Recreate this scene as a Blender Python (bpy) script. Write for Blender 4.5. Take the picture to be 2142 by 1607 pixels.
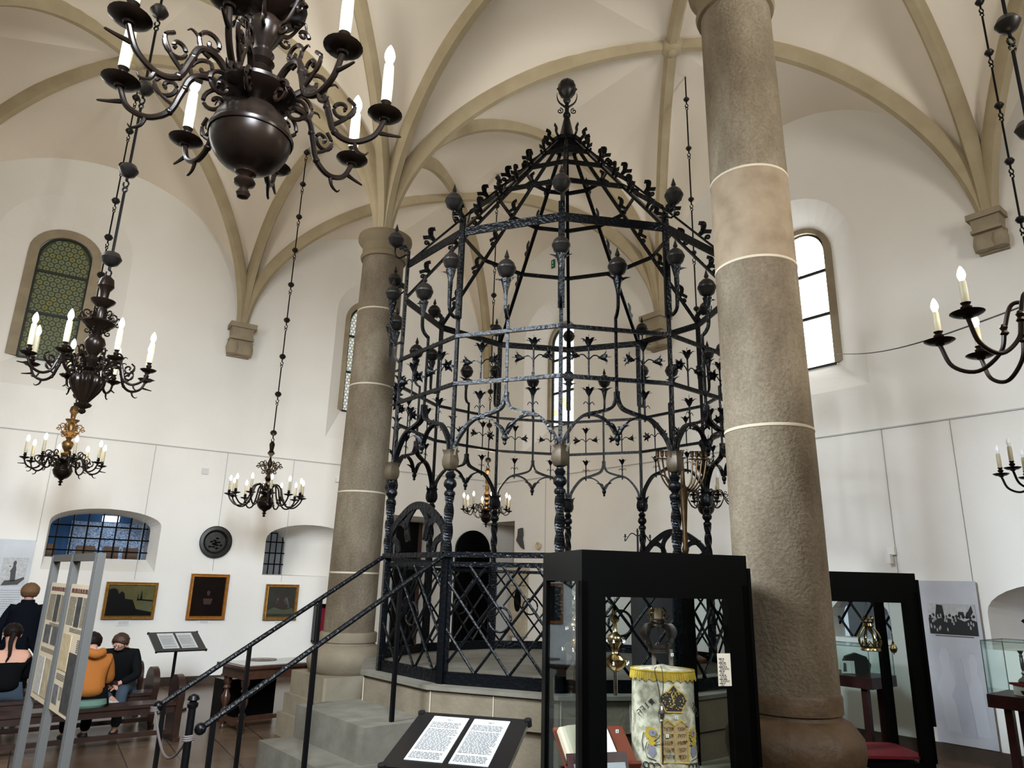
import bpy, bmesh, math, random
from math import sin, cos, pi, radians, sqrt, atan2, hypot
from mathutils import Vector as V, Matrix as M
from mathutils.geometry import tessellate_polygon
random.seed(4)
for o in list(bpy.data.objects): bpy.data.objects.remove(o)
SC = bpy.context.scene
COL = SC.collection
# ------------------------------------------------------------------ camera
FPX, W, H = 1485.0, 2142, 1607
PITCH, ROLL, EYE = radians(15.7), 0.026, 1.85
CAM = V((0, 0, EYE))
_f = V((0, cos(PITCH), sin(PITCH))); _r = V((1, 0, 0)); _u = _r.cross(_f)
RX = _r * cos(ROLL) + _u * sin(ROLL); UX = -_r * sin(ROLL) + _u * cos(ROLL)
cam_d = bpy.data.cameras.new('camera'); cam = bpy.data.objects.new('camera', cam_d); COL.objects.link(cam)
cam_d.sensor_width = 36; cam_d.lens = FPX / W * 36; cam_d.clip_start = 0.05; cam_d.clip_end = 100
m3 = M((RX, UX, -_f)).transposed(); cam.matrix_world = M.Translation(CAM) @ m3.to_4x4()
SC.camera = cam
# ------------------------------------------------------------------ world, colour, light
w = bpy.data.worlds.new('world'); SC.world = w; w.use_nodes = True
w.node_tree.nodes['Background'].inputs[0].default_value = (.75, .85, 1, 1); w.node_tree.nodes['Background'].inputs[1].default_value = 1.0
vs = SC.view_settings; vs.view_transform = 'Standard'; vs.look = 'None'; vs.gamma = 1; vs.exposure = -0.34
SC.cycles.max_bounces = 8; SC.cycles.diffuse_bounces = 5; SC.cycles.glossy_bounces = 3; SC.cycles.transmission_bounces = 6
SC.cycles.transparent_max_bounces = 16; SC.cycles.caustics_reflective = False; SC.cycles.caustics_refractive = False
SC.cycles.sample_clamp_indirect = 4.0
def area(name, loc, target, sx, sy, power, col, spread=180):
    d = bpy.data.lights.new(name, 'AREA'); d.shape = 'RECTANGLE'; d.size = sx; d.size_y = sy; d.energy = power; d.color = col; d.spread = radians(spread)
    o = bpy.data.objects.new(name, d); COL.objects.link(o); o.location = loc
    o.rotation_euler = (V(target) - V(loc)).to_track_quat('-Z', 'Y').to_euler(); return o
# unseen area lights added to brighten walls and vault; no windows are built there
FILL_COL = (.95, .94, .89)
L1W, L2W, L3W, L4W, L5W, L6W = 80, 85, 600, 450, 320, 150; FILL_COOL = (.78, .89, 1.0)
area('added_fill_light', (-3.7, 2.9, 5.6), (3.6, 9.8, 4.0), 1.4, 2.6, L1W, FILL_COL, 170)
area('added_fill_light', (-.05, -1.35, 5.6), (-2, 12, 5.5), 1.4, 2.6, L2W, FILL_COL, 180)
area('added_fill_light', (-.05, -1.35, 5.4), (-5.6, 12.5, -1.2), 2.0, 2.6, L3W, FILL_COOL, 66)  # narrow cool beam added to lift the lower left wall
area('added_fill_light', (-3.7, 2.9, 5.4), (5.2, 9.2, -.6), 1.2, 1.6, L5W, FILL_COOL, 70)  # narrow cool beam added to lift the lower right wall
area('added_fill_light', (-5.9, 6.0, 5.6), (1.5, 11.5, 5.2), 1.4, 2.6, L6W, FILL_COL, 175)
area('added_fill_light', (6.4, -.2, 5.6), (-7.5, 10.5, 8.2), 1.4, 2.6, L4W, FILL_COL, 115)
# ------------------------------------------------------------------ rays for siting things on real planes
def ray(x, y): return (_f * FPX + RX * (x - W / 2) - UX * (y - H / 2)).normalized()
def onY(x, y, Y): d = ray(x, y); return CAM + d * (Y / d.y)
def onZ(x, y, z): d = ray(x, y); return CAM + d * ((z - EYE) / d.z)
def proj(p):
    v = V(p) - CAM; z = v.dot(_f); return (W / 2 + FPX * v.dot(RX) / z, H / 2 - FPX * v.dot(UX) / z)
class Plane:                                  # a vertical wall: s runs along it, z is up, off is outward
    def __init__(s, ang, side, dist):
        a = radians(ang); s.d = V((sin(a), cos(a), 0)); s.n = V((s.d.y, -s.d.x, 0)) * side; s.dist = dist
    def p(s, t, z, off=0): q = s.d * t + s.n * (s.dist + off); q.z = z; return q
    def px(s, x, y, off=0):
        d = ray(x, y); k = ((s.dist + off) - CAM.dot(s.n)) / d.dot(s.n); q = CAM + d * k; return (q.dot(s.d), q.z)
    def rot(s):                               # local x along the wall to the viewer's right, y out of the room, z up
        x = V((s.n.y, -s.n.x, 0)); return M((x, s.n, V((0, 0, 1)))).transposed().to_4x4()
WL = Plane(58.2, -1, 14.35)
WR = Plane(-38.8, 1, 9.87)
WO = Plane(-38.8, -1, 1.3)                    # the long wall behind the camera
def meet(a, b):                               # where two walls meet, on plan
    A = M(((a.n.x, a.n.y), (b.n.x, b.n.y))); r = A.inverted() @ V((a.dist, b.dist)); return V((r.x, r.y, 0))
# ------------------------------------------------------------------ mesh builder
class MB:
    def __init__(s): s.v = []; s.f = []; s.mi = []; s.m = 0; s.T = None
    def add(s, vs, fs):
        b = len(s.v)
        s.v += [tuple(s.T @ V(p)) if s.T else tuple(p) for p in vs]
        s.f += [tuple(b + i for i in f) for f in fs]; s.mi += [s.m] * len(fs); return s
    def box(s, c, d, R=None):
        x, y, z = (k / 2 for k in d); c = V(c)
        vs = [V((i * x, j * y, k * z)) for i in (-1, 1) for j in (-1, 1) for k in (-1, 1)]
        vs = [c + (R @ p if R else p) for p in vs]
        return s.add(vs, [(0, 1, 3, 2), (4, 6, 7, 5), (0, 4, 5, 1), (2, 3, 7, 6), (0, 2, 6, 4), (1, 5, 7, 3)])
    def sweep(s, pts, prof, up=(0, 0, 1), scale=None, twist=0, closed=False, caps=True):
        pts = [V(p) for p in pts]; n = len(pts); k = len(prof); vs = []; fs = []; up = V(up); lastx = None
        for i, p in enumerate(pts):
            a = pts[i - 1] if i or closed else p; b = pts[(i + 1) % n] if i < n - 1 or closed else p
            t = (b - a).normalized()
            x = (t.cross(up) if abs(t.dot(up)) < .97 or lastx is None else lastx - t * lastx.dot(t))
            if x.length < 1e-6: x = t.orthogonal()
            x.normalize(); y = x.cross(t).normalized(); lastx = x
            sc = scale(i / (n - 1)) if callable(scale) else (scale[i] if scale else 1)
            an = twist * i / max(1, n - 1); c, q = cos(an), sin(an)
            for (u, w_) in prof:
                u2, w2 = (u * c - w_ * q) * sc, (u * q + w_ * c) * sc
                vs.append(p + x * u2 + y * w2)
        m = n if closed else n - 1
        for i in range(m):
            for j in range(k):
                a, b = i * k + j, i * k + (j + 1) % k; c2, d2 = ((i + 1) % n) * k + (j + 1) % k, ((i + 1) % n) * k + j
                fs.append((a, b, c2, d2))
        if not closed and caps: fs += [tuple(range(k))[::-1], tuple(range((n - 1) * k, n * k))]
        return s.add(vs, fs)
    def tube(s, pts, r, seg=8, **k): return s.sweep(pts, [(r * cos(2 * pi * j / seg), r * sin(2 * pi * j / seg)) for j in range(seg)], **k)
    def bar(s, pts, a, b, **k): return s.sweep(pts, [(-a / 2, -b / 2), (a / 2, -b / 2), (a / 2, b / 2), (-a / 2, b / 2)], **k)
    def lathe(s, prof, seg=20, c=(0, 0, 0), R=None, lobes=0, amp=0):
        c = V(c); vs = []; fs = []; n = len(prof)
        for r, z in prof:
            for j in range(seg):
                a = 2 * pi * j / seg; rr = r * (1 + amp * cos(lobes * a)) if lobes else r
                p = V((rr * cos(a), rr * sin(a), z)); vs.append(c + (R @ p if R else p))
        for i in range(n - 1):
            for j in range(seg): fs.append((i * seg + j, i * seg + (j + 1) % seg, (i + 1) * seg + (j + 1) % seg, (i + 1) * seg + j))
        fs += [tuple(range(seg))[::-1], tuple(range((n - 1) * seg, n * seg))]
        return s.add(vs, fs)
    def ball(s, c, r, seg=14, sz=1, R=None): 
        k = max(6, seg // 2); return s.lathe([(max(r * sin(pi * i / k), r * .02), -r * sz * cos(pi * i / k)) for i in range(k + 1)], seg, c, R)
    def prism(s, poly, th, T=None):           # polygon in local x,z extruded along y
        n = len(poly); T = T or M.Identity(4)
        vs = [T @ V((x, -th / 2, z)) for x, z in poly] + [T @ V((x, th / 2, z)) for x, z in poly]
        fs = [tuple(range(n)), tuple(range(n, 2 * n))[::-1]] + [((i + 1) % n, i, n + i, n + (i + 1) % n) for i in range(n)]
        return s.add(vs, fs)
    def make(s, name, mats, parent=None, smooth=True, angle=40):
        me = bpy.data.meshes.new(name); me.from_pydata(s.v, [], s.f)
        for m in (mats if isinstance(mats, (list, tuple)) else [mats]): me.materials.append(m)
        if isinstance(mats, (list, tuple)): me.polygons.foreach_set('material_index', s.mi)
        bm = bmesh.new(); bm.from_mesh(me); bmesh.ops.recalc_face_normals(bm, faces=bm.faces); bm.to_mesh(me); bm.free()
        if smooth:
            me.polygons.foreach_set('use_smooth', [True] * len(me.polygons)); me.set_sharp_from_angle(angle=radians(angle))
        me.update(); o = bpy.data.objects.new(name, me); COL.objects.link(o)
        if parent: o.parent = parent
        return o
def tag(o, label=None, cat=None, group=None, kind=None):
    if label: o['label'] = label
    if cat: o['category'] = cat
    if group: o['group'] = group
    if kind: o['kind'] = kind
    return o
def root(name, loc, label, cat, group=None, R=None):
    o = bpy.data.objects.new(name, None); COL.objects.link(o); o.empty_display_size = .1
    o.matrix_world = M.Translation(V(loc)) @ (R or M.Identity(4)); return tag(o, label, cat, group)
def kids(o): return [c for c in bpy.data.objects if c.parent == o]
def copy_tree(o, parent=None, KM=None):
    c = o.copy(); COL.objects.link(c); c.parent = parent
    for ch in list(o.children): copy_tree(ch, c)
    return c
def arcpts(c, r, a0, a1, n): return [(c[0] + r * cos(a0 + (a1 - a0) * i / n), c[1] + r * sin(a0 + (a1 - a0) * i / n)) for i in range(n + 1)]
def spline(pts, n=8):                         # Catmull-Rom through the points
    P = [V(p) for p in pts]; P = [P[0] * 2 - P[1]] + P + [P[-1] * 2 - P[-2]]; out = []
    for i in range(1, len(P) - 2):
        for j in range(n):
            t = j / n; a, b, c, d = P[i - 1:i + 3]
            out.append(.5 * ((2 * b) + (c - a) * t + (2 * a - 5 * b + 4 * c - d) * t * t + (3 * b - a - 3 * c + d) * t ** 3))
    return out + [P[-2]]
def spiral(c, r0, turns, a0, x, z, n=22, r1=.15):   # flat scroll in the plane of vectors x, z
    x, z, c = V(x), V(z), V(c)
    return [c + (x * cos(a0 + turns * 2 * pi * i / n) + z * sin(a0 + turns * 2 * pi * i / n)) * r0 * (1 - (1 - r1) * i / n) for i in range(n + 1)]
# ------------------------------------------------------------------ materials
def mat(name, col, rough=.6, metal=0, noise=None, bump=None, emit=None, coat=0, spec=.3, coords='Object', extra=None):
    m = bpy.data.materials.new(name); m.use_nodes = True; nt = m.node_tree; b = nt.nodes['Principled BSDF']
    b.inputs['Base Color'].default_value = (*col, 1); b.inputs['Roughness'].default_value = rough; b.inputs['Metallic'].default_value = metal
    b.inputs['Coat Weight'].default_value = coat; b.inputs['Specular IOR Level'].default_value = spec
    tc = nt.nodes.new('ShaderNodeTexCoord')
    if noise:                                 # (scale, second colour, contrast)
        n = nt.nodes.new('ShaderNodeTexNoise'); n.inputs['Scale'].default_value = noise[0]; n.inputs['Detail'].default_value = 6
        nt.links.new(tc.outputs[coords], n.inputs['Vector'])
        r = nt.nodes.new('ShaderNodeValToRGB'); c = noise[2] if len(noise) > 2 else .3
        r.color_ramp.elements[0].position = .5 - c / 2; r.color_ramp.elements[1].position = .5 + c / 2
        r.color_ramp.elements[0].color = (*col, 1); r.color_ramp.elements[1].color = (*noise[1], 1)
        nt.links.new(n.outputs['Fac'], r.inputs[0]); nt.links.new(r.outputs[0], b.inputs['Base Color'])
    if bump:                                  # (scale, strength, distance)
        n2 = nt.nodes.new('ShaderNodeTexNoise'); n2.inputs['Scale'].default_value = bump[0]; n2.inputs['Detail'].default_value = 4
        nt.links.new(tc.outputs[coords], n2.inputs['Vector'])
        bp = nt.nodes.new('ShaderNodeBump'); bp.inputs['Strength'].default_value = bump[1]; bp.inputs['Distance'].default_value = bump[2] if len(bump) > 2 else .01
        nt.links.new(n2.outputs['Fac'], bp.inputs['Height']); nt.links.new(bp.outputs[0], b.inputs['Normal'])
    if emit: b.inputs['Emission Color'].default_value = (*emit[0], 1); b.inputs['Emission Strength'].default_value = emit[1]
    if extra: extra(m, nt, b, tc)
    return m
def glassy(name, tint=(.9, .95, .95), fac=.1, rough=.02):
    m = bpy.data.materials.new(name); m.use_nodes = True; nt = m.node_tree; nt.nodes.remove(nt.nodes['Principled BSDF'])
    out = nt.nodes['Material Output']; t = nt.nodes.new('ShaderNodeBsdfTransparent'); g = nt.nodes.new('ShaderNodeBsdfGlossy')
    t.inputs[0].default_value = (*tint, 1); g.inputs['Roughness'].default_value = rough; g.inputs[0].default_value = (.9, .95, 1, 1)
    lw = nt.nodes.new('ShaderNodeLayerWeight'); lw.inputs[0].default_value = fac; mm = nt.nodes.new('ShaderNodeMath'); mm.operation = 'MULTIPLY'; mm.inputs[1].default_value = .35; nt.links.new(lw.outputs['Fresnel'], mm.inputs[0])
    mx = nt.nodes.new('ShaderNodeMixShader'); nt.links.new(mm.outputs[0], mx.inputs[0]); nt.links.new(t.outputs[0], mx.inputs[1]); nt.links.new(g.outputs[0], mx.inputs[2])
    nt.links.new(mx.outputs[0], out.inputs[0]); return m
PLASTER = mat('wall_plaster', (.79, .765, .72), .85, noise=(1.2, (.75, .72, .67), .5), bump=(7, .25, .02))
VAULT = mat('vault_plaster', (.80, .725, .62), .9, noise=(.8, (.76, .685, .58), .5), bump=(6, .3, .02))
RIB = mat('rib_stone', (.43, .36, .235), .8, noise=(3, (.36, .29, .18), .4), bump=(25, .4, .01))
SAND = mat('sandstone', (.34, .285, .195), .85, noise=(4, (.25, .20, .135), .45), bump=(30, .5, .01))
DRUM = mat('platform_stone', (.135, .108, .072), .85, noise=(4, (.088, .069, .045), .45), bump=(30, .5, .01))
STEP = mat('step_stone', (.125, .112, .088), .8, noise=(5, (.075, .067, .05), .5), bump=(20, .4, .01))
IRON = mat('hammered_iron', (.002, .0024, .003), .20, 0, bump=(34, .8, .012), spec=.12)
IRON_RAIL = mat('painted_iron', (.002, .002, .0024), .34, 0, bump=(50, .3, .004), spec=.14)
BLACK = mat('black_lacquer', (.0016, .0016, .0016), .25, spec=.08)
BRONZE = mat('dark_bronze', (.013, .007, .004), .28, .4, noise=(14, (.005, .0035, .003), .5), bump=(20, .1, .004), spec=.2)
BRASS = mat('old_brass', (.20, .12, .045), .36, .85, noise=(18, (.08, .045, .018), .6))
BALLM = mat('finial_metal', (.020, .017, .015), .36, .5, noise=(10, (.010, .009, .008), .5), spec=.3)
SLEEVE = mat('candle_sleeve', (.42, .385, .28), .45, noise=(20, (.40, .34, .21), .4))
SHIELD = mat('tulip_bronze', (.030, .021, .011), .5, .3, noise=(16, (.062, .045, .027), .6))
WOOD = mat('dark_red_wood', (.028, .011, .007), .35, noise=(9, (.013, .006, .004), .5), coat=.15)
WOOD2 = mat('walnut', (.060, .024, .012), .35, noise=(10, (.028, .012, .007), .5), coat=.2)
MAHOG = mat('mahogany', (.045, .010, .008), .4, noise=(10, (.022, .006, .005), .4))
GOLD = mat('gilded_frame', (.40, .22, .05), .4, .5, noise=(22, (.22, .10, .02), .5), bump=(50, .3, .004))
ALU = mat('aluminium', (.065, .063, .059), .45, .1)
PAPER = mat('white_paper', (.80, .80, .77), .7)
CREAM = mat('cream_paper', (.62, .52, .36), .7, noise=(6, (.56, .46, .31), .5))
INK = mat('black_ink', (.03, .03, .03), .7)
GREYP = mat('grey_print', (.10, .10, .10), .7)
GLASS = glassy('case_glass', (.90, .93, .93), .08)
SMOKE = glassy('green_edge_glass', (.92, .96, .95), .08)
SILVER = mat('silver', (.55, .52, .47), .22, 1, noise=(25, (.30, .27, .24), .5))
GILT = mat('gilt_silver', (.55, .38, .14), .22, 1, noise=(25, (.30, .24, .16), .5))
SKIN = mat('skin', (.42, .22, .15), .6)
RED = mat('red_velvet', (.16, .006, .012), .8)
BULB = mat('frosted_bulb', (.75, .77, .80), .12, spec=.6, emit=((1, 1, 1), .12))
LIT = mat('lit_bulb', (1, .95, .85), .3, emit=((1, .88, .68), 16))
# ------------------------------------------------------------------ the room
def arch(t0, t1, z0, zs, rise, n=16):         # door/window outline: bottom two corners, then the arch from t1 back to t0
    c, a = (t0 + t1) / 2, (t1 - t0) / 2
    return [(t0, z0), (t1, z0)] + [(c + a * cos(pi * i / n), zs + rise * sin(pi * i / n)) for i in range(n + 1)]
def wall(name, pl, outer, openings, material=PLASTER):
    mb = MB(); loops = [outer] + [o[0] for o in openings]
    pts = [p for l in loops for p in l]
    tris = tessellate_polygon([[V((a, b, 0)) for a, b in l] for l in loops])
    mb.add([pl.p(a, b) for a, b in pts], tris)
    for f, b, dep in openings:
        n = len(f); vs = [pl.p(*q) for q in f] + [pl.p(q[0], q[1], dep) for q in b]
        mb.add(vs, [(i, (i + 1) % n, n + (i + 1) % n, n + i) for i in range(n)])
    return tag(mb.make(name, material, smooth=False), kind='structure')
cLR = meet(WL, WR); cLO = meet(WL, WO)
tLR, tLO = cLR.dot(WL.d), cLO.dot(WL.d); sLR = cLR.dot(WR.d)
TOP = 12.0
# windows: outlines read off on the real wall planes
g0, gz0 = WL.px(33, 745, .35); g1, _ = WL.px(188, 575, .35); _, gzt = WL.px(130, 500, .35)
GW = g1 - g0; gr = GW / 2
f1, fz0 = WL.px(225, 830); _, fzt = WL.px(100, 397); fc = (g0 + g1) / 2; fh = f1 - fc
def winspec(gc, fc, gw, z0, zt, fhw, fz0, fzt, dep):
    return (arch(fc - fhw, fc + fhw, fz0, fzt - fhw, fhw), arch(gc - gw / 2, gc + gw / 2, z0, zt - gw / 2, gw / 2), dep)
L1 = winspec(fc, fc, GW, gz0, gzt, fh, fz0, fzt, .35)
l2t, l2z = WL.px(680, 915); l2h = fh - .25; l2c = l2t + l2h
L2 = winspec(l2c, l2c, GW, gz0 - .1, gzt, l2h, l2z, fzt - .25, .35)
c0, cz0 = WR.px(1212, 882, .5); c1, _ = WR.px(1157, 882, .5); _, czt = WR.px(1185, 683, .5); CW = (c1 - c0)
cfl, _ = WR.px(1098, 700); _, cft = WR.px(1180, 619); _, cfz = WR.px(1213, 925)
CC = (c0 + c1) / 2; WC = winspec(CC, CC + .05, CW, cz0, czt, cfl - CC - .05, cfz, cft, .5)
r0, rz0 = WR.px(1753, 760, .5); _, rzt = WR.px(1697, 487, .5); rf0, rfz = WR.px(1820, 803); _, rft = WR.px(1710, 395)
RC = r0 + CW / 2; rfh = RC - rf0; WRs = winspec(RC, RC, CW, rz0, rzt, rfh, rfz, rft, .5)
# niches of the left wall
n1a, n1z = WL.px(84, 1191); n1b, _ = WL.px(338, 1100); _, n1t = WL.px(215, 1064); _, n1s = WL.px(352, 1103)
b1b, b1s = WL.px(315, 1108, .4); _, b1z = WL.px(200, 1168, .4)
N1 = (arch(n1a, n1b, n1z, n1s, n1t - n1s), arch(n1a + .02, b1b, b1z, n1s - .05, n1t - n1s - .02), .4)
n2a, n2z = WL.px(548, 1203); _, n2s = WL.px(553, 1128); _, n2t = WL.px(640, 1098); n2b = n2a + 1.75
b2b, _ = WL.px(594, 1150, 1.0); _, b2z = WL.px(560, 1183, .9)
N2 = (arch(n2a, n2b, n2z, n2s, n2t - n2s), arch(n2a - .45, b2b, n2z + .02, n2s - .02, n2t - n2s - .05), 1.0)
d1a, _ = WL.px(820, 1100); d1b, d1t = WL.px(929, 1085)
D1 = ([(d1a, 0.005), (d1b, 0.005), (d1b, d1t), (d1a, d1t)], [(d1a + .1, 0.005), (d1b - .05, 0.005), (d1b - .05, d1t - .05), (d1a + .1, d1t - .05)], 1.1)
wall('wall_left', WL, [(tLO, 0), (tLR + 1.4, 0), (tLR + 1.4, 3.35), (tLR, 3.35), (tLR, TOP), (tLO, TOP)], [L1, L2, N1, N2, D1])
# recess in the right wall next to the corner
rs, rtop = WR.px(1077, 1090)
q0, qz = WR.px(1868, 1341); q1, qt = WR.px(1735, 1250)
R1 = (arch(q0, q1, qz, qt - .25, .3, 8), arch(q0, q1, qz, qt - .25, .3, 8), .35)
m1, mzt = WR.px(2066, 1282); _, mz0 = WR.px(2085, 1360); m0 = m1 - 1.55
R2 = (arch(m0, m1, mz0, mzt, .35), arch(m0 + .2, m1 - .22, mz0 + .02, mzt - .06, .33), .55)
sB = -9.0
wall('wall_right', WR, [(sB, 0), (rs, 0), (rs, rtop), (sLR, rtop), (sLR, TOP), (sB, TOP)], [WC, WRs, R1, R2])
mb = MB(); A = [WR.p(rs, 0), WR.p(rs, rtop), WR.p(sLR + .6, rtop)]; B = [WR.p(rs, 0, 1.3), WR.p(rs, rtop, 1.3), WR.p(sLR + .9, rtop, 1.3)]
mb.add([A[1], A[2], B[2], B[1]], [(0, 1, 2, 3)]); mb.add([B[0], B[1], B[2], WR.p(sLR + .9, 0, 1.3)], [(0, 1, 2, 3)])
tag(mb.make('wall_recess', PLASTER, smooth=False), kind='structure')
mb = MB(); mb.add([A[0], A[1], B[1], B[0]], [(0, 1, 2, 3)])
arcb = [WR.p(rs + .05, .02, .2)] + [WR.p(rs + .05, 2.3 + .45 * sin(pi * i / 12), .65 - .45 * cos(pi * i / 12)) for i in range(13)] + [WR.p(rs + .05, .02, 1.1)]
mb.bar(arcb, .16, .1, up=WR.d)
tag(mb.make('trim_20', SAND, smooth=False), kind='structure')
sO = -9.0
wall('wall_back', WO, [(sO, 0), (cLO.dot(WO.d), 0), (cLO.dot(WO.d), TOP), (sO, TOP)], [])
e0, e1 = WO.p(sO, 0), WR.p(sB, 0); mb = MB(); mb.add([e0, e1, e1 + V((0, 0, TOP)), e0 + V((0, 0, TOP))], [(0, 1, 2, 3)])
tag(mb.make('wall_far', PLASTER, smooth=False), kind='structure')
# floor
def floor_nodes(m, nt, b, tc):
    mp = nt.nodes.new('ShaderNodeMapping'); mp.inputs['Rotation'].default_value = (0, 0, radians(58)); nt.links.new(tc.outputs['Object'], mp.inputs[0])
    br = nt.nodes.new('ShaderNodeTexBrick'); br.offset = 0; br.inputs['Scale'].default_value = 1; br.inputs['Brick Width'].default_value = .5; br.inputs['Row Height'].default_value = .5
    br.inputs['Mortar Size'].default_value = .006; br.inputs['Color1'].default_value = (.125, .080, .050, 1); br.inputs['Color2'].default_value = (.075, .046, .028, 1); br.inputs['Mortar'].default_value = (.012, .008, .006, 1)
    n = nt.nodes.new('ShaderNodeTexNoise'); n.inputs['Scale'].default_value = 2.5; n.inputs['Detail'].default_value = 8; n.inputs['Distortion'].default_value = 1.2
    mp2 = nt.nodes.new('ShaderNodeMapping'); mp2.inputs['Scale'].default_value = (1, 2.5, 1); nt.links.new(tc.outputs['Object'], mp2.inputs[0]); nt.links.new(mp2.outputs[0], n.inputs[0])
    mx = nt.nodes.new('ShaderNodeMix'); mx.data_type = 'RGBA'; mx.blend_type = 'OVERLAY'; mx.inputs[0].default_value = .5
    nt.links.new(mp.outputs[0], br.inputs[0]); nt.links.new(br.outputs[0], mx.inputs[6]); nt.links.new(n.outputs[0], mx.inputs[7]); nt.links.new(mx.outputs[2], b.inputs['Base Color'])
FLOOR = mat('floor_tiles', (.2, .15, .1), .27, extra=floor_nodes)
mb = MB(); c3 = WR.p(sLR + 1.2, 0, 2.2)
mb.add([e0, e1, WR.p(sLR + 1, 0, 0) + WR.n * 2.5, cLR + WL.n * 2.6 + WL.d * 3, cLO + WL.n * 2.6, cLO], [(0, 1, 2, 3, 4, 5)])
tag(mb.make('floor', FLOOR, smooth=False), kind='structure')
# vault -------------------------------------------------------------
A1, A2 = V((-1.965, 9.5, 0)), V((1.895, 5.05, 0))                   # the two columns
W1, W2 = WR.p(WR.px(1385, 700)[0], 0), WR.p(WR.px(2070, 445)[0], 0)
A0 = WL.p(WL.px(505, 680)[0], 0); W0 = cLR.copy(); W3 = W2 * 2 - W1
A3 = A2 * 2 - A1; B0 = cLO.copy(); B1, B2 = WO.p(9.22, 0), WO.p(3.0, 0); B3 = B2 * 2 - B1
ZS, ZT = 6.75, 9.75
ZC = {0: 6.75, 1: 6.8}
def curve(a, b, za, zb, t, k=1.0):            # quarter of an arch from springing a to crown b
    th = t * pi / 2; q = a.lerp(b, 1 - cos(th)); return V((q.x, q.y, za + (zb - za) * sin(th) ** k))
grid = [[B0, A0, W0], [B1, A1, W1], [B2, A2, W2], [B3, A3, W3]]
boss_pos = {}; SPR = {tuple(W2): (6.62, 1.28)}
def crown(a, b, wallside): m = (a + b) / 2; m.z = 9.35 if wallside else 9.55; return m
webs = MB(); NT, NS = 18, 7; ribs = []
for i in range(3):
    for j in range(2):
        q = [grid[i][j], grid[i][j + 1], grid[i + 1][j + 1], grid[i + 1][j]]
        c = sum((V((p.x, p.y, 0)) for p in q), V()) / 4; c.z = 9.8
        if (i, j) == (1, 1): c = onY(1405, 92, 8.85)
        if (i, j) == (0, 1): c = onY(955, 410, 13.1)
        if (i, j) == (0, 0): c = onY(280, 120, 9.35)
        boss_pos[i, j] = c
        ws = [i == 0, j == 1, False, j == 0]; edges = [(0, 1), (1, 2), (2, 3), (3, 0)]
        wallside = {(0, 1): i == 0, (1, 2): j == 1, (2, 3): i == 2, (3, 0): j == 0}
        for (a, b) in edges:
            m = crown(q[a], q[b], wallside[(a, b)])
            for cidx in (a, b):
                P0 = q[cidx]; vs = []
                for ti in range(NT + 1):
                    t = ti / NT; zs_, kk = SPR.get(tuple(P0), (ZS, 1.0)); D = curve(P0, c, zs_, c.z, t, kk); E = curve(P0, m, zs_, m.z, t, kk)
                    for si in range(NS + 1):
                        s_ = si / NS; p = D.lerp(E, s_); p.z += .28 * sin(pi * s_) * sin(pi * min(1, t)) ; vs.append(p)
                fs = [(ti * (NS + 1) + si, ti * (NS + 1) + si + 1, (ti + 1) * (NS + 1) + si + 1, (ti + 1) * (NS + 1) + si) for ti in range(NT) for si in range(NS)]
                webs.add(vs, fs)
        for P0 in q:
            zs_, kk = SPR.get(tuple(P0), (ZS, 1.0)); ribs.append([curve(P0, c, zs_ - .15, c.z, t / 26, kk) for t in range(27)])
tag(webs.make('ceiling', VAULT, smooth=True, angle=25), kind='structure')
PROF = [(-.095, .08), (-.095, -.02), (-.045, -.12), (.045, -.12), (.095, -.02), (.095, .08)]
def full(a, b, zc=9.55):
    m = (a + b) / 2; h = [curve(a, m, ZS - .15, zc, t / 22) for t in range(23)]; zs_, kk = SPR.get(tuple(b), (ZS, 1.0)); g = [curve(b, m, zs_ - .15, zc, t / 22, kk) for t in range(23)]
    return h + g[-2::-1]
for a, b in ((A0, A1), (A1, A2), (A2, A3), (A1, W1), (A2, W2), (A1, B1), (A2, B2)): ribs.append(full(a, b))
k = 1
for r in ribs:
    mb = MB(); mb.sweep(r, PROF)
    tag(mb.make('trim_%d' % (100 + k), RIB, smooth=True, angle=30), kind='structure'); k += 1
for n, (key, lab) in enumerate([((1, 1), 'carved stone boss where the vault ribs cross above the right of the iron cage'), ((0, 1), 'carved stone boss of the far corner vault, seen beside the slender column'), ((0, 0), 'carved stone boss where ribs cross above the chandelier beside the green glass window')]):
    c = boss_pos[key]; mb = MB(); mb.lathe([(.02, -.16), (.10, -.155), (.15, -.12), (.17, -.06), (.17, .1)], 16, c, lobes=8, amp=.06)
    mb.lathe([(.02, -.20), (.06, -.19), (.07, -.15)], 10, c)
    tag(mb.make('boss', RIB), lab, 'ceiling boss')
# corbels
def corbel(name, pl, px, label, zc=6.62, k=1.0):
    t, z = px; T = M.Translation(pl.p(t, zc)) @ pl.rot() @ M.Scale(k, 4); mb = MB(); mb.T = T
    mb.box((0, -.17, 0), (.50, .36, .1)); mb.prism([(-.21, -.04), (.21, -.04), (.19, -.24), (-.19, -.24)], .30, M.Translation((0, -.15, 0)))
    mb.box((0, -.15, -.26), (.44, .33, .05)); mb.prism([(-.21, -.28), (.21, -.28), (.20, -.40), (.05, -.56), (-.05, -.56), (-.20, -.40)], .22, M.Translation((0, -.11, 0)))
    mb.box((0, -.04, -.42), (.42, .08, .34))
    for sx in (-1, 1): mb.lathe([(.03, -.14), (.11, -.12), (.13, 0), (.11, .12), (.03, .14)], 10, (sx * .13, -.14, -.44))
    return tag(mb.make(name, SAND), label, 'corbel')
corbel('corbel', WL, WL.px(505, 680), 'carved stone corbel high on the left wall, carrying three vault ribs')
corbel('corbel', WR, WR.px(1385, 700), 'carved stone corbel on the far wall behind the iron cage, beside the slim window')
corbel('corbel', WR, WR.px(2068, 445), 'carved stone corbel right of the bright arched window', 6.5, .78)
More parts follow.
